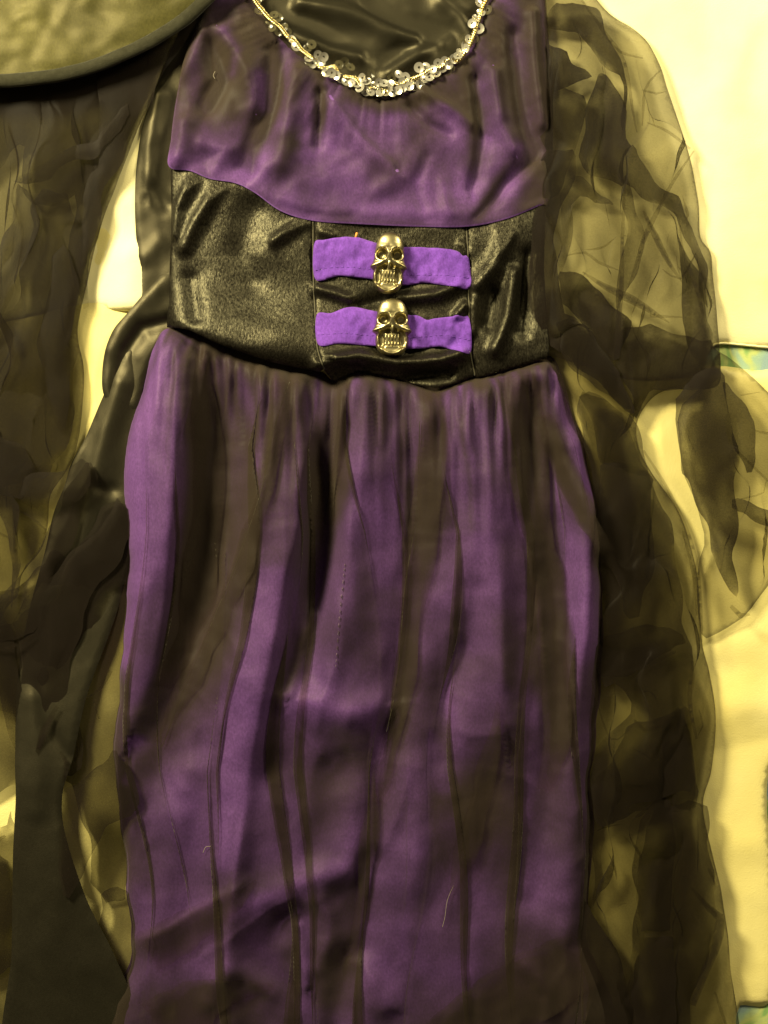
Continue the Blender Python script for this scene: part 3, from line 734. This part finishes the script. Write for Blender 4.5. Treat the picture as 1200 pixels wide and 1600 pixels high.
def w_over(x, y, d):
    u = skirt_u(x, y); k = np.clip(d / 30, 0, 1) * np.clip((y - 520) / 260, 0.25, 1)
    wob = 0.35 * perlin(x / 300, y / 320)
    return x + k * (44 * perlin(u / 46 + wob + 1.7, y / 640) + 15 * perlin(u / 21 + wob + 8, y / 420)), y
sheet('over_skirt', over, z_over, M['tulle'], dress, step=4.0, dens=n_skirt, warp=w_over, on_top=True, rough=6)
strips = [([(445, 596), (440, 650), (430, 700), (408, 800), (372, 910), (325, 1010), (285, 1090), (255, 1160)], [40, 36, 26, 34, 34, 30, 26, 18], 1.5),
          ([(535, 596), (532, 660), (524, 740), (516, 820)], [26, 24, 16, 10], 1.6), ([(672, 604), (678, 690), (668, 790), (652, 900), (638, 1020), (615, 1140), (590, 1250)], [30, 40, 44, 38, 30, 26, 14], 1.4),
          ([(805, 590), (818, 690), (828, 790), (856, 900), (866, 1020), (868, 1130), (852, 1230)], [50, 56, 52, 54, 44, 40, 20], 1.5), ([(846, 650), (878, 735), (910, 800), (937, 866)], [24, 34, 36, 30], 2.0),
          ([(318, 545), (324, 640), (330, 740), (322, 860), (298, 970), (262, 1070)], [24, 34, 50, 50, 44, 20], 1.5), ([(232, 1480), (300, 1440), (360, 1400), (410, 1365)], [70, 60, 40, 6], 0.6),
          ([(260, 1600), (340, 1540), (430, 1530)], [120, 60, 8], 1.0), ([(640, 1640), (720, 1590), (830, 1530), (915, 1480)], [40, 90, 110, 90], 1.3), ([(770, 1090), (762, 1180), (735, 1290), (705, 1400)], [10, 26, 40, 10], 1.2), ([(585, 1190), (578, 1290), (562, 1400), (545, 1500)], [8, 26, 22, 8], 1.5)]
for i, (pts, w, lay_) in enumerate(strips):
    cl = smooth(pts, False, 20)
    def nf(x, y, d, cl=cl, lay_=lay_, i=i):
        t = seg_dist(x, y, cl)[2]
        return lay_ * np.clip(np.minimum(t + 0.02, 1 - t) * 7, 0, 1) * (1 + 0.5 * fbm(x / 40 + i, y / 120, 2)) * np.clip((d + 1) / (3 + 14 * np.clip(perlin(x / 60 + i * 3.3, y / 110) * 2, 0, 1)), 0, 1)
    def zs(x, y, d, i=i): return z_over(x, y, np.full(x.shape, 200.0)) + 0.8 + 0.1 * i + 1.0 * np.exp(-d / 5)
    sheet('tulle_fold', strip_outline(pts, w), zs, M['tulle'], dress, step=5.5, corners=True, dens=nf, warp=gather(9, 30, 200, 0, i * 2.1, 0), on_top=True)
# pale selvedge threads along two of the doubled strips and the skirt seam stitches
for pts in ([(455, 600), (428, 690), (412, 770), (372, 880), (330, 980), (290, 1075), (255, 1165)], [(655, 660), (650, 800), (632, 920), (622, 1050), (604, 1140)]):
    p = smooth(pts, False, 8); z = z_skirt(p[:, 0], p[:, 1], np.full(len(p), 200.0)) + 2.4
    tube('selvedge', world_xyz(p[:, 0], p[:, 1], z), 0.00025, M['seam'], dress, sides=4)
p = smooth([(540, 880), (532, 960), (526, 1040)], False, 5)
for k in range(0, len(p) - 1, 2):
    q = p[k:k + 2]; z = z_skirt(q[:, 0], q[:, 1], np.full(2, 200.0)) + 1.2
    tube('seam_stitch', world_xyz(q[:, 0], q[:, 1], z), 0.00035, M['stitch'], skirt, sides=4)

# ---- sequin trim on the neckline
br = smooth([(396, -22), (397, 0), (402, 12), (410, 22), (420, 34), (430, 43), (441, 52), (451, 65), (463, 73), (472, 85), (483, 94), (493, 101), (501, 112), (512, 114), (523, 112), (531, 124), (545, 128), (556, 130),
             (565, 142), (575, 146), (586, 143), (596, 148), (606, 150), (615, 138), (626, 140), (636, 133), (648, 129), (662, 122), (676, 114), (690, 112), (701, 100), (712, 104), (725, 90), (735, 72), (741, 55), (748, 35), (753, 18), (762, 0), (766, -20)], False, 2.0)
bz = np.full(len(br), 19.5)
L = np.concatenate([[0], np.cumsum(np.linalg.norm(np.diff(br, axis=0), axis=1))])
bt_ = np.gradient(br, axis=0); bt_ /= np.linalg.norm(bt_, axis=1)[:, None]
bn = np.stack([-bt_[:, 1], bt_[:, 0]], 1)
core = tube('sequin_trim', world_xyz(br[:, 0], br[:, 1], bz - 0.5), 0.0010, M['gold_thread'], dress, sides=6)
for ph in range(3):
    an = L / 11 * 2 * np.pi + ph * 2 * np.pi / 3
    q = br + bn * (3.0 * np.cos(an))[:, None]
    tube('braid_strand', world_xyz(q[:, 0], q[:, 1], bz + 1.3 * np.sin(an)), 0.0007, M['gold_thread'], core, sides=5)
def sequin_mesh():
    bm = bmesh.new(); rings = []
    for r, z in ((0.24, -0.08), (0.5, -0.05), (0.82, 0.02), (1.0, 0.07)):
        rings.append([bm.verts.new((r * math.cos(2 * math.pi * k / 16), r * math.sin(2 * math.pi * k / 16), z)) for k in range(16)])
    for a, b in zip(rings, rings[1:]):
        for k in range(16): bm.faces.new((a[k], b[k], b[(k + 1) % 16], a[(k + 1) % 16])).smooth = True
    me = bpy.data.meshes.new('sequin'); bm.to_mesh(me); bm.free(); return me
sq = {}
for nm in ('sequin', 'clear_sequin'):
    sq[nm] = sequin_mesh(); sq[nm].materials.append(M[nm])
bright = [(484, 99), (503, 104), (527, 126), (534, 130), (558, 139), (563, 145), (586, 141), (594, 152), (607, 146), (616, 143), (629, 136), (628, 146), (648, 134), (662, 131), (675, 117), (690, 113), (694, 104), (714, 96), (718, 90), (731, 70), (742, 38), (750, 28), (757, 3), (464, 82), (458, 70), (498, 94), (507, 98), (490, 107), (511, 121), (519, 122), (541, 135), (550, 137), (566, 130), (574, 135), (572, 150), (579, 152), (589, 150), (600, 138), (592, 137), (602, 152), (613, 151), (622, 149), (623, 124), (633, 129), (639, 143),
          (646, 143), (656, 140), (654, 114), (665, 112), (662, 118), (683, 107), (670, 128), (681, 124), (707, 101), (725, 79), (726, 84), (736, 46), (747, 53), (747, 14), (700, 110), (609, 139)]
clear = [(409, 3), (430, 31), (428, 51), (451, 56), (488, 77), (407, 26), (437, 56), (445, 50), (404, 8), (530, 108), (548, 112), (580, 122), (612, 128), (618, 120), (484, 104), (702, 114), (722, 66), (437, 36), (482, 82), (757, 8), (760, 24), (539, 104), (740, 68)]
for lst, nm, hi in ((bright, 'sequin', 0.0), (clear, 'clear_sequin', -1.6)):
    for k, (x, y) in enumerate(lst):
        s = bpy.data.objects.new('sequin', sq[nm]); C.objects.link(s); s.parent = core
        s.location = tuple(world_xyz(np.array([float(x)]), np.array([float(y)]), np.array([20.2 + hi + 0.7 * (k % 3)]))[0])
        s.scale = (7.5 * K * random.uniform(.9, 1.08),) * 3
        s.rotation_euler = (random.uniform(-.5, .5), random.uniform(-.5, .5), random.uniform(0, 6.28))

# ---- black satin side sash (ties) on the left of the bodice
def z_sash(b, fl, nz=1.2):
    def f(x, y, d):
        z = b + folds(x, y, fl) + fbm(x / 60 + b, y / 90, 3) * nz
        return z - 1.6 * np.exp(-(d / 3)) + 11 * np.clip((y - 900) / 320, 0, 1)
    return f
sash = sheet('side_sash', [(330, -10), (300, 10), (262, 90), (240, 145), (222, 200), (212, 270), (211, 350), (217, 425), (215, 470), (240, 480), (285, 440), (290, 300), (285, 200), (300, 110), (340, 40)],
      z_sash(9, [([(250, 150), (235, 230), (232, 300)], 4, 10, 16), ([(240, 300), (262, 320)], -3, 14, 14), ([(226, 400), (250, 380)], 2, 14, 14)]), M['black_satin'], dress, step=5)
sheet('sash_loop', [(285, 405), (268, 417), (236, 448), (204, 485), (178, 515), (164, 552), (160, 590), (163, 618), (178, 640), (200, 640), (215, 640), (228, 590), (248, 545), (285, 520), (290, 480)],
      z_sash(11, [([(260, 440), (205, 495), (176, 545)], 1.5, 12, 14), ([(270, 500), (222, 512), (196, 550), (186, 610)], -5, 9, 16)]), M['black_satin'], sash, step=5)
sheet('sash_tail', [(204, 546), (197, 552), (163, 615), (135, 680), (112, 722), (100, 760), (84, 800), (70, 860), (45, 960), (30, 1060), (28, 1180), (30, 1240), (26, 1330), (24, 1480), (22, 1660), (225, 1660), (212, 1560), (180, 1480), (140, 1400), (108, 1300), (102, 1240), (118, 1180), (140, 1080), (185, 950), (212, 820), (222, 700), (226, 620)],
      z_sash(9, [([(190, 600), (165, 680), (150, 740), (120, 860)], 4, 14, 18), ([(150, 760), (175, 765)], -2.5, 10, 10), ([(60, 1090), (62, 1200), (62, 1260)], 2.5, 18, 18), ([(66, 1060), (75, 1130), (110, 1180)], -2.0, 9, 12), ([(100, 1300), (85, 1450), (80, 1600)], 2, 30, 30)], 0.6),
      M['black_satin'], sash, step=6)

# ---- sheer sleeves
HEM = 0.00055
def sleeve_part(outline, parent, base, fl, name='chiffon_layer', step=7, nz=2.0, cr=1.2, crs=70, seed=0, puff=4.0, hem=None, lay=1.8):
    rim = hem; hem = False
    def zf(x, y, d):
        z = base + puff * (1 - np.exp(-(d / 30))) + folds(x, y, fl) + fbm(x / 90 + seed, y / 190, 3) * nz + crumple(x * 1.5 + y * 0.35, y * 0.5, crs, seed + 1) * cr
        return np.maximum(z, 2.5)
    outer = name == 'sleeve'
    pl = smooth(outline, True, 6) if outer else chaikin(outline, 1)
    def nf(x, y, d):
        if outer: return 1.0 + 0.3 * fbm(x / 60 + seed, y / 90, 2) + 1.6 * np.exp(-d / 2.5)
        w = 2 + 22 * np.clip(perlin(x / 75 + seed * 1.3, y / 75 + 8) * 1.8 - 0.35, 0, 1)
        return (0.6 if rim else lay) * np.clip((d + 1.5) / w, 0, 1) + (1.6 * np.exp(-d / 2.5) if rim else 0) if rim else lay * (np.clip((d + 1.5) / w, 0, 1) + 0.35 * np.exp(-d / 2) * (w < 6)) * (1.0 + 0.4 * fbm(x / 50 + seed, y / 80, 2))
    o = sheet(name, pl, zf, M['chiffon'], parent, step=4.5 if outer else step, corners=True, dens=nf, warp=gather(30, 52, 110, 22, seed * 3.7, 30) if outer or rim else gather(13, 50, 90, 10, seed * 2.9, 0))
    if hem:
        p = np.vstack([pl, pl[:1]])
        z = zf(p[:, 0], p[:, 1], np.zeros(len(p)))
        tube('rolled_hem', world_xyz(p[:, 0], p[:, 1], z), HEM, M['hem'], o if parent is dress else parent, sides=5)
    return o
# right sleeve: whole outline, one layer
rs_out = [(840, -30), (900, -30), (945, 20), (985, 45), (1010, 70), (1030, 108), (1041, 145), (1056, 188), (1070, 230), (1082, 275), (1090, 330), (1093, 372), (1108, 396), (1112, 425), (1118, 500), (1122, 545), (1122, 600), (1085, 610), (1046, 609), (1016, 624), (994, 660), (997, 702), (1017, 740), (1059, 800), (1083, 875), (1090, 920), (1094, 1000), (1106, 1050),
          (1117, 1120), (1110, 1200), (1096, 1256), (1110, 1330), (1126, 1400), (1138, 1500), (1133, 1660), (900, 1660), (910, 1450), (893, 1350), (908, 1200), (926, 1000), (932, 870), (924, 770), (892, 650), (862, 575), (836, 520), (826, 430), (836, 340), (850, 250), (857, 180), (850, 80)]
R = sleeve_part(rs_out, dress, 12, [([(1000, 130), (1040, 240), (1060, 330)], 4, 30, 30), ([(880, 80), (900, 300), (870, 500)], 8, 30, 26), ([(1000, 900), (1030, 1100), (1010, 1300)], 5, 40, 40)], 'sleeve', 7, 2.5, 1.6, 90, 1, 5)
for k_, (sx_, sy_) in enumerate(((70, 90),)):
    sheet('chiffon_layer', chaikin(smooth(rs_out, True, 20), 1), lambda x, y, d: 15 + 2 * k_ + fbm(x / 90, y / 190 + k_, 3) * 2.0, M['chiffon'], R, step=4.5, corners=True,
          dens=lambda x, y, d: np.interp(y, [0, 500, 700, 1600], [0.12, 0.2, 0.5, 0.5]) * np.clip((d - 4) / 6, 0, 1), warp=gather(34, sx_, sy_, 26, 21.0 + 7 * k_, 40))
RL = [
 ([(842, 50), (860, 10), (900, 5), (930, 35), (950, 70), (965, 105), (972, 145), (987, 200), (985, 215), (972, 185), (965, 130), (940, 105), (920, 80), (890, 60), (865, 55)], 17, 2.2),
 ([(842, 75), (875, 80), (900, 110), (920, 120), (925, 130), (890, 140), (865, 150), (848, 115)], 19, 3.5),
 ([(893, 240), (908, 178), (922, 150), (932, 126), (948, 132), (972, 172), (978, 205), (993, 232), (975, 262), (968, 292), (940, 282), (902, 276)], 20, 2.6),
 ([(850, 240), (895, 235), (885, 300), (867, 350), (865, 400), (870, 480), (900, 495), (955, 570), (985, 630), (990, 650), (970, 645), (925, 600), (895, 565), (855, 530), (830, 480), (822, 430), (830, 350), (845, 300)], 21, 2.2),
 ([(845, 150), (880, 140), (915, 150), (895, 225), (880, 300), (850, 330), (848, 240)], 18, 1.5),
 ([(857, 500), (890, 492), (920, 520), (955, 575), (975, 610), (985, 650), (925, 605), (885, 565), (865, 520)], 23, 1.4),
 ([(870, 415), (900, 425), (975, 495), (977, 515), (955, 575), (920, 520), (890, 490), (872, 480)], 19, 2.4),
 ([(885, 280), (900, 272), (925, 300), (960, 330), (930, 320), (895, 310), (885, 400), (872, 440), (866, 380)], 16, 1.0),
 ([(970, 235), (990, 230), (1015, 275), (1050, 305), (1080, 345), (1095, 400), (1100, 460), (1095, 500), (1085, 400), (1060, 350), (1020, 320), (990, 300), (967, 290)], 18, 1.7),
 ([(965, 285), (972, 280), (1000, 340), (1005, 380), (985, 430), (972, 465), (962, 500), (967, 400)], 17, 1.1),
 ([(1057, 360), (1065, 395), (1090, 460), (1100, 500), (1120, 530), (1120, 600), (1057, 540)], 18, 2.0),
 ([(970, 515), (1010, 510), (1060, 530), (1120, 530), (1121, 612), (1050, 608), (1020, 610), (1000, 635), (988, 655), (970, 590), (960, 555)], 16, 1.8),
 ([(895, 600), (990, 655), (1000, 720), (1040, 800), (1055, 900), (1065, 990), (1076, 1010), (1076, 1080), (1080, 1150), (1094, 1250), (1040, 1262), (992, 1262), (955, 1282), (925, 1290), (925, 1230), (938, 1160), (983, 1110), (960, 1058), (938, 1072), (938, 900), (930, 780)], 18, 2.2),
 ([(900, 610), (985, 655), (1000, 720), (1015, 745), (940, 728), (925, 690)], 20, 1.0),
 ([(925, 728), (960, 724), (1015, 745), (1020, 800), (1020, 860), (1000, 965), (985, 970), (955, 890), (937, 870)], 21, 2.5),
 ([(940, 1000), (1000, 965), (1060, 990), (1070, 1005), (1000, 1035), (970, 1050), (940, 1055)], 21, 2.0),
 ([(922, 1215), (990, 1120), (1025, 1120), (1060, 1100), (1080, 1150), (1085, 1230), (1050, 1235), (990, 1255), (965, 1275), (922, 1295)], 22, 2.2),
 ([(1040, 1130), (1070, 1090), (1085, 1180), (1088, 1260), (1050, 1270), (1030, 1210)], 23, 1.8),
 ([(992, 1262), (1092, 1240), (1100, 1330), (1118, 1420), (1112, 1470), (1085, 1530), (1070, 1655), (985, 1655), (978, 1520), (990, 1400)], 18, 2.3),
 ([(990, 1300), (1030, 1240), (1050, 1250), (1050, 1450), (985, 1460)], 20, 2.0),
 ([(985, 1460), (1045, 1455), (1055, 1500), (1050, 1655), (985, 1655)], 22, 3.0),
 ([(908, 1400), (925, 1415), (955, 1470), (978, 1510), (995, 1655), (903, 1655)], 20, 5.0),
 ([(915, 1300), (950, 1290), (935, 1380), (925, 1415)], 16, 1.0),
]
for i, (pl, b, ly) in enumerate(RL):
    ym = sum(q[1] for q in pl) / len(pl); ly *= 1.25 if ym < 800 else 0.8; b = 14 + (b - 14) * 0.45
    sleeve_part(pl, R, b, [], seed=i * 1.7 + 2, nz=1.6, cr=1.0, crs=80, puff=2, lay=ly)
# outer puff lying on the right and the hanging points
sleeve_part([(1120, 548), (1140, 560), (1172, 588), (1205, 620), (1240, 700), (1240, 850), (1200, 912), (1166, 960), (1128, 985), (1096, 1000), (1088, 950), (1090, 880), (1102, 845), (1088, 790), (1064, 735), (1056, 640), (1100, 600)], R, 10,
            [([(1150, 640), (1180, 760), (1170, 880)], 5, 30, 30)], hem=True, seed=33, nz=2, cr=1.3, crs=80)
sleeve_part([(1048, 607), (1120, 575), (1128, 665), (1145, 700), (1147, 800), (1143, 860), (1147, 945), (1130, 905), (1100, 850), (1075, 760), (1062, 740), (1050, 670)], R, 17, [], seed=41, nz=1.5, cr=1.0, crs=60, lay=2.8)
sleeve_part([(1125, 595), (1175, 650), (1170, 700), (1162, 755), (1145, 700), (1132, 645)], R, 17, [], seed=50, nz=1, cr=.8, crs=50, lay=2.2)
sleeve_part([(1146, 775), (1175, 790), (1240, 830), (1240, 850), (1180, 820), (1147, 800)], R, 17, [], seed=52, nz=1, cr=.8, crs=50, lay=2.2)
# pinched pleats: thin folded lines
RP = [([(905, 10), (940, 60), (970, 105), (985, 190), (990, 215)], [3, 6, 7, 5, 2]), ([(945, 70), (965, 90), (1000, 100)], [2, 5, 2]), ([(1028, 118), (1010, 135), (1002, 150), (998, 205)], [2, 4, 5, 2]), ([(1000, 150), (1020, 155), (1035, 152)], [3, 4, 1]),
      ([(1005, 200), (1040, 215), (1072, 240)], [2, 5, 4]), ([(1078, 243), (1045, 292), (1025, 330), (1003, 375), (990, 415), (976, 455)], [2, 5, 6, 9, 5, 2]), ([(1000, 335), (1020, 375), (1040, 415), (1062, 448)], [3, 11, 8, 2]), ([(1052, 405), (1058, 440), (1075, 412), (1084, 396)], [1, 4, 3, 1]),
      ([(1057, 355), (1062, 400), (1078, 440), (1092, 495)], [2, 6, 8, 5]), ([(880, 405), (910, 400), (930, 415), (965, 428)], [2, 4, 5, 1]), ([(906, 430), (940, 452), (985, 474), (1015, 492), (1040, 508)], [2, 9, 15, 10, 2]), ([(1010, 497), (1060, 500)], [6, 2]),
      ([(972, 290), (968, 380), (966, 450), (958, 540)], [3, 6, 8, 10]), ([(1030, 425), (1058, 440), (1082, 400)], [2, 4, 2]), ([(1150, 620), (1180, 615)], [3, 1]), ([(1172, 675), (1200, 680), (1230, 684)], [3, 5, 4]), ([(1140, 700), (1170, 730), (1200, 760)], [3, 4, 3]), ([(1150, 780), (1185, 770), (1190, 750)], [2, 3, 1]),
      ([(1135, 945), (1150, 960), (1165, 958)], [6, 10, 3]), ([(1076, 1030), (1072, 1095), (1082, 1150)], [4, 8, 4]), ([(1000, 705), (1040, 770), (1075, 850), (1086, 920), (1088, 1000)], [3, 5, 6, 8, 6]), ([(1060, 830), (1078, 900), (1082, 960)], [2, 6, 3]),
      ([(1086, 1105), (1092, 1130), (1084, 1145)], [2, 4, 1]), ([(1075, 1380), (1100, 1410), (1118, 1425), (1112, 1470), (1090, 1520), (1075, 1560)], [3, 10, 16, 14, 14, 10]), ([(1110, 1540), (1120, 1570), (1130, 1600)], [3, 5, 3]), ([(960, 1050), (1010, 1035), (1050, 1015)], [3, 6, 4]),
      ([(920, 1060), (950, 1150), (990, 1120)], [2, 3, 2]), ([(985, 1120), (1000, 1135), (1030, 1130)], [3, 7, 3])]
for i, (pts, w) in enumerate(RP):
    def zf(x, y, d, i=i): return 22 + fbm(x / 110 + 1, y / 150, 2) * 2
    sheet('pleat', strip_outline(pts, w), zf, M['chiffon'], R, step=5, corners=True, dens=lambda x, y, d: 2.4 * np.clip((d + .6) / 2.5, 0, 1))
    
# left sleeve
ls_out = [(-60, 30), (150, 40), (310, 30), (285, 75), (255, 120), (226, 180), (203, 235), (182, 290), (165, 335), (148, 395), (138, 440), (124, 500), (123, 530), (131, 570), (132, 610), (127, 660), (116, 712), (102, 740), (80, 775), (76, 822), (66, 858), (36, 896), (20, 940), (-60, 960)]
Lf = sleeve_part(ls_out, dress, 10, [([(80, 200), (60, 400), (50, 600)], 5, 40, 40)], 'sleeve', 7, 2.5, 1.6, 90, 61, 5)
Lf['label'] = 'left sheer sleeve, partly under the hat brim'; R['label'] = 'right sheer puffed sleeve spread on the cloth'
sheet('chiffon_layer', chaikin(smooth(ls_out, True, 20), 1), lambda x, y, d: 12 + fbm(x / 90, y / 190, 3) * 1.5, M['chiffon'], Lf, step=5, corners=True,
      dens=lambda x, y, d: 1.1 * np.clip((d - 3) / 6, 0, 1), warp=gather(24, 60, 200, 14, 77.0, 40))
LL = [([(-60, 100), (300, 50), (262, 105), (222, 190), (196, 250), (165, 335), (148, 400), (125, 500), (112, 420), (120, 300), (70, 330), (32, 292), (38, 225), (0, 270), (-60, 330)], 13),
      ([(30, 290), (100, 240), (165, 222), (205, 160), (215, 190), (165, 240), (110, 262), (60, 300)], 19),
      ([(150, 100), (300, 50), (262, 105), (222, 190), (190, 260), (160, 350), (135, 440), (120, 330), (165, 250), (165, 180)], 17),
      ([(32, 292), (60, 310), (55, 370), (25, 450), (0, 520), (-60, 560), (-60, 460), (5, 380)], 16),
      ([(55, 300), (120, 300), (140, 400), (124, 500), (118, 600), (112, 690), (70, 760), (-60, 780), (-60, 540), (10, 500), (45, 420)], 15),
      ([(75, 420), (120, 380), (118, 500), (110, 600), (112, 660), (95, 690), (70, 600)], 19),
      ([(-60, 640), (10, 670), (40, 700), (60, 740), (40, 780), (28, 776), (-60, 740)], 20),
      ([(40, 740), (100, 735), (138, 712), (140, 760), (105, 800), (70, 790), (60, 800), (30, 770)], 21),
      ([(-20, 740), (20, 760), (30, 790), (34, 880), (26, 960), (20, 880), (8, 800)], 22),
      ([(140, 715), (150, 760), (120, 840), (85, 900), (60, 980), (20, 1000), (-40, 1010), (-40, 930), (10, 930), (36, 898), (68, 858), (80, 820), (110, 770)], 16)]
for i, (pl, b) in enumerate(LL):
    sleeve_part(pl, Lf, b, [], seed=70 + i * 1.9, nz=0.8, cr=0.25, crs=90, puff=1.5, lay=1.7)
# lower hanging part of the left sleeve, ragged layers beside the skirt
LB = [([(-60, 900), (20, 930), (60, 900), (100, 840), (150, 770), (215, 790), (215, 950), (205, 1080), (205, 1200), (215, 1400), (150, 1420), (120, 1230), (60, 1215), (28, 1222), (0, 1250), (-60, 1260)], 8),
      ([(-60, 980), (60, 960), (130, 860), (170, 780), (215, 790), (205, 900), (165, 930), (140, 985), (128, 1100), (136, 1190), (110, 1225), (60, 1200), (42, 1160), (30, 1110), (-20, 1100)], 12),
      ([(20, 960), (130, 850), (190, 780), (215, 800), (180, 900), (140, 940), (125, 1010), (100, 1120), (60, 1160), (40, 1100), (30, 1020)], 15),
      ([(-40, 940), (30, 960), (36, 1060), (40, 1150), (28, 1200), (10, 1100), (-40, 1000)], 15),
      ([(105, 1225), (138, 1205), (172, 1190), (180, 1170), (215, 1190), (212, 1260), (170, 1290), (140, 1340), (110, 1400), (98, 1300)], 24),
      ([(-60, 1280), (18, 1300), (30, 1260), (34, 1400), (26, 1655), (-60, 1655)], 9),
      ([(-60, 1330), (20, 1320), (28, 1420), (24, 1520), (-60, 1540)], 12),
      ([(150, 1400), (190, 1380), (225, 1420), (225, 1655), (160, 1655)], 12)]
for i, (pl, b) in enumerate(LB):
    sleeve_part(pl, Lf, b, [], seed=100 + i * 2.3, nz=0.8, cr=0.25, crs=90, puff=1.5, lay=1.7)
for i, (pts, w) in enumerate([([(178, 1045), (160, 1075), (128, 1092)], [6, 5, 2]), ([(26, 795), (50, 805), (78, 828)], [2, 4, 3]), ([(0, 830), (20, 840), (30, 900)], [4, 4, 3]), ([(30, 790), (30, 850), (34, 905)], [10, 8, 4]), ([(0, 1310), (15, 1300)], [8, 4]), ([(60, 1190), (75, 1140), (95, 1100)], [3, 14, 6]), ([(150, 1090), (160, 1120)], [2, 3]),
                              ([(-10, 1005), (20, 1010), (60, 990)], [4, 8, 3]), ([(105, 1215), (110, 1190), (100, 1170)], [6, 9, 3])]):
    def zf(x, y, d, i=i): return 20 + fbm(x / 110 + 1, y / 150, 2) * 2
    sheet('pleat', strip_outline(pts, w), zf, M['chiffon'], Lf, step=5, corners=True, dens=lambda x, y, d: 2.4 * np.clip((d + .6) / 2.5, 0, 1))

# ================================================================== hat in the top left corner
hat = empty('witch_hat', 'black satin witch hat with bound brim lying over the left sleeve', 'hat')
HX, HY, HR = 10.0, -326.0, 471.0
hat.location = tuple(world_xyz(np.array([HX]), np.array([HY]), np.array([24.0]))[0])
def annulus(name, r0, r1, zf, mat, nr, na):
    co = []; F = []
    for i in range(nr + 1):
        r = r0 + (r1 - r0) * i / nr
        a = np.linspace(0, 2 * np.pi, na, endpoint=False)
        x = r * np.cos(a); y = r * np.sin(a)
        z = zf(x, y, np.full(na, r))
        co.append(np.stack([x * K, -y * K, z * 0.001], 1))
    co = np.vstack(co)
    for i in range(nr):
        for k in range(na):
            k2 = (k + 1) % na
            F.append((i * na + k, i * na + k2, (i + 1) * na + k2, (i + 1) * na + k)[::-1])
    return mesh_obj(name, co, F, mat, hat)
def z_brim(x, y, r):
    return 3 + fbm(x / 120 + 2, y / 90 + 3, 3) * 3.0 + crumple(x + y * .4, y, 60, 9) * 1.7 * np.clip((460 - r) / 60, 0, 1) + 2.5 * np.exp(-((r - 430) / 30) ** 2)
b = annulus('brim', 170, 466, z_brim, M['hat_satin'], 60, 420)
md = b.modifiers.new('thickness', 'SOLIDIFY'); md.thickness = 0.0015; md.offset = -1
a = np.linspace(0, 2 * np.pi, 361)
def z_bind(x, y, r): return z_brim(x, y, np.full(x.shape, 460.0)) + 1.6 * np.sqrt(np.clip(1 - ((r - 466.2) / 5.8) ** 2, 0, 1)) + 0.2
bb = annulus('brim_binding', 460.5, 472.0, z_bind, M['binding'], 8, 420)
md = bb.modifiers.new('thickness', 'SOLIDIFY'); md.thickness = 0.003; md.offset = -1
# crown folded flat above the brim
co = []; F = []; n = 40; rings = 14
for i in range(rings + 1):
    t = i / rings; r = 172 * (1 - t) ** 0.9 + 4
    for k in range(n):
        an = 2 * np.pi * k / n
        x = r * math.cos(an) - 60 * t; y = r * math.sin(an) - 330 * t
        z = 3 + 34 * (0.5 + 0.5 * math.sin(an + 1.5)) * math.sin(math.pi * min(1, t + .08)) * (1 - t) + 9 * t
        co.append((x * K, -y * K, z * 0.001))
for i in range(rings):
    for k in range(n):
        k2 = (k + 1) % n
        F.append((i * n + k, (i + 1) * n + k, (i + 1) * n + k2, i * n + k2))
F.append(tuple(rings * n + k for k in range(n)))
mesh_obj('crown', co, F, M['hat_satin'], hat)

# ================================================================== lint and loose threads
def lint(pts, zf, mat, label, r=0.0002):
    p = smooth(pts, False, 2); z = zf(p[:, 0], p[:, 1], np.full(len(p), 200.0)) + 2.6
    o = tube('lint_thread', world_xyz(p[:, 0], p[:, 1], z), r, mat, sides=4)
    tag(o, label, 'thread', 'loose threads on the dress')
lint([(334, 1313), (326, 1315), (322, 1324)], z_skirt, M['lint'], 'tiny pale lint fibre on the lower left of the skirt')
lint([(708, 1378), (698, 1400), (694, 1425), (690, 1440)], z_skirt, M['lint'], 'long thin pale hair curving down the lower right of the skirt', 0.00014)
lint([(338, 116), (335, 122), (338, 128)], z_bod, M['lint'], 'tiny pale loop of thread on the left of the bodice', 0.00022)
p = np.array([[556., 376.], [557., 372.], [558., 368.]])
o = tube('loose_thread', world_xyz(p[:, 0], p[:, 1], np.array([19.0, 19.2, 18.6])), 0.0008, M['orange'], sides=6)
tag(o, 'tiny orange thread end at the top edge of the upper strap', 'thread', 'loose threads on the dress')
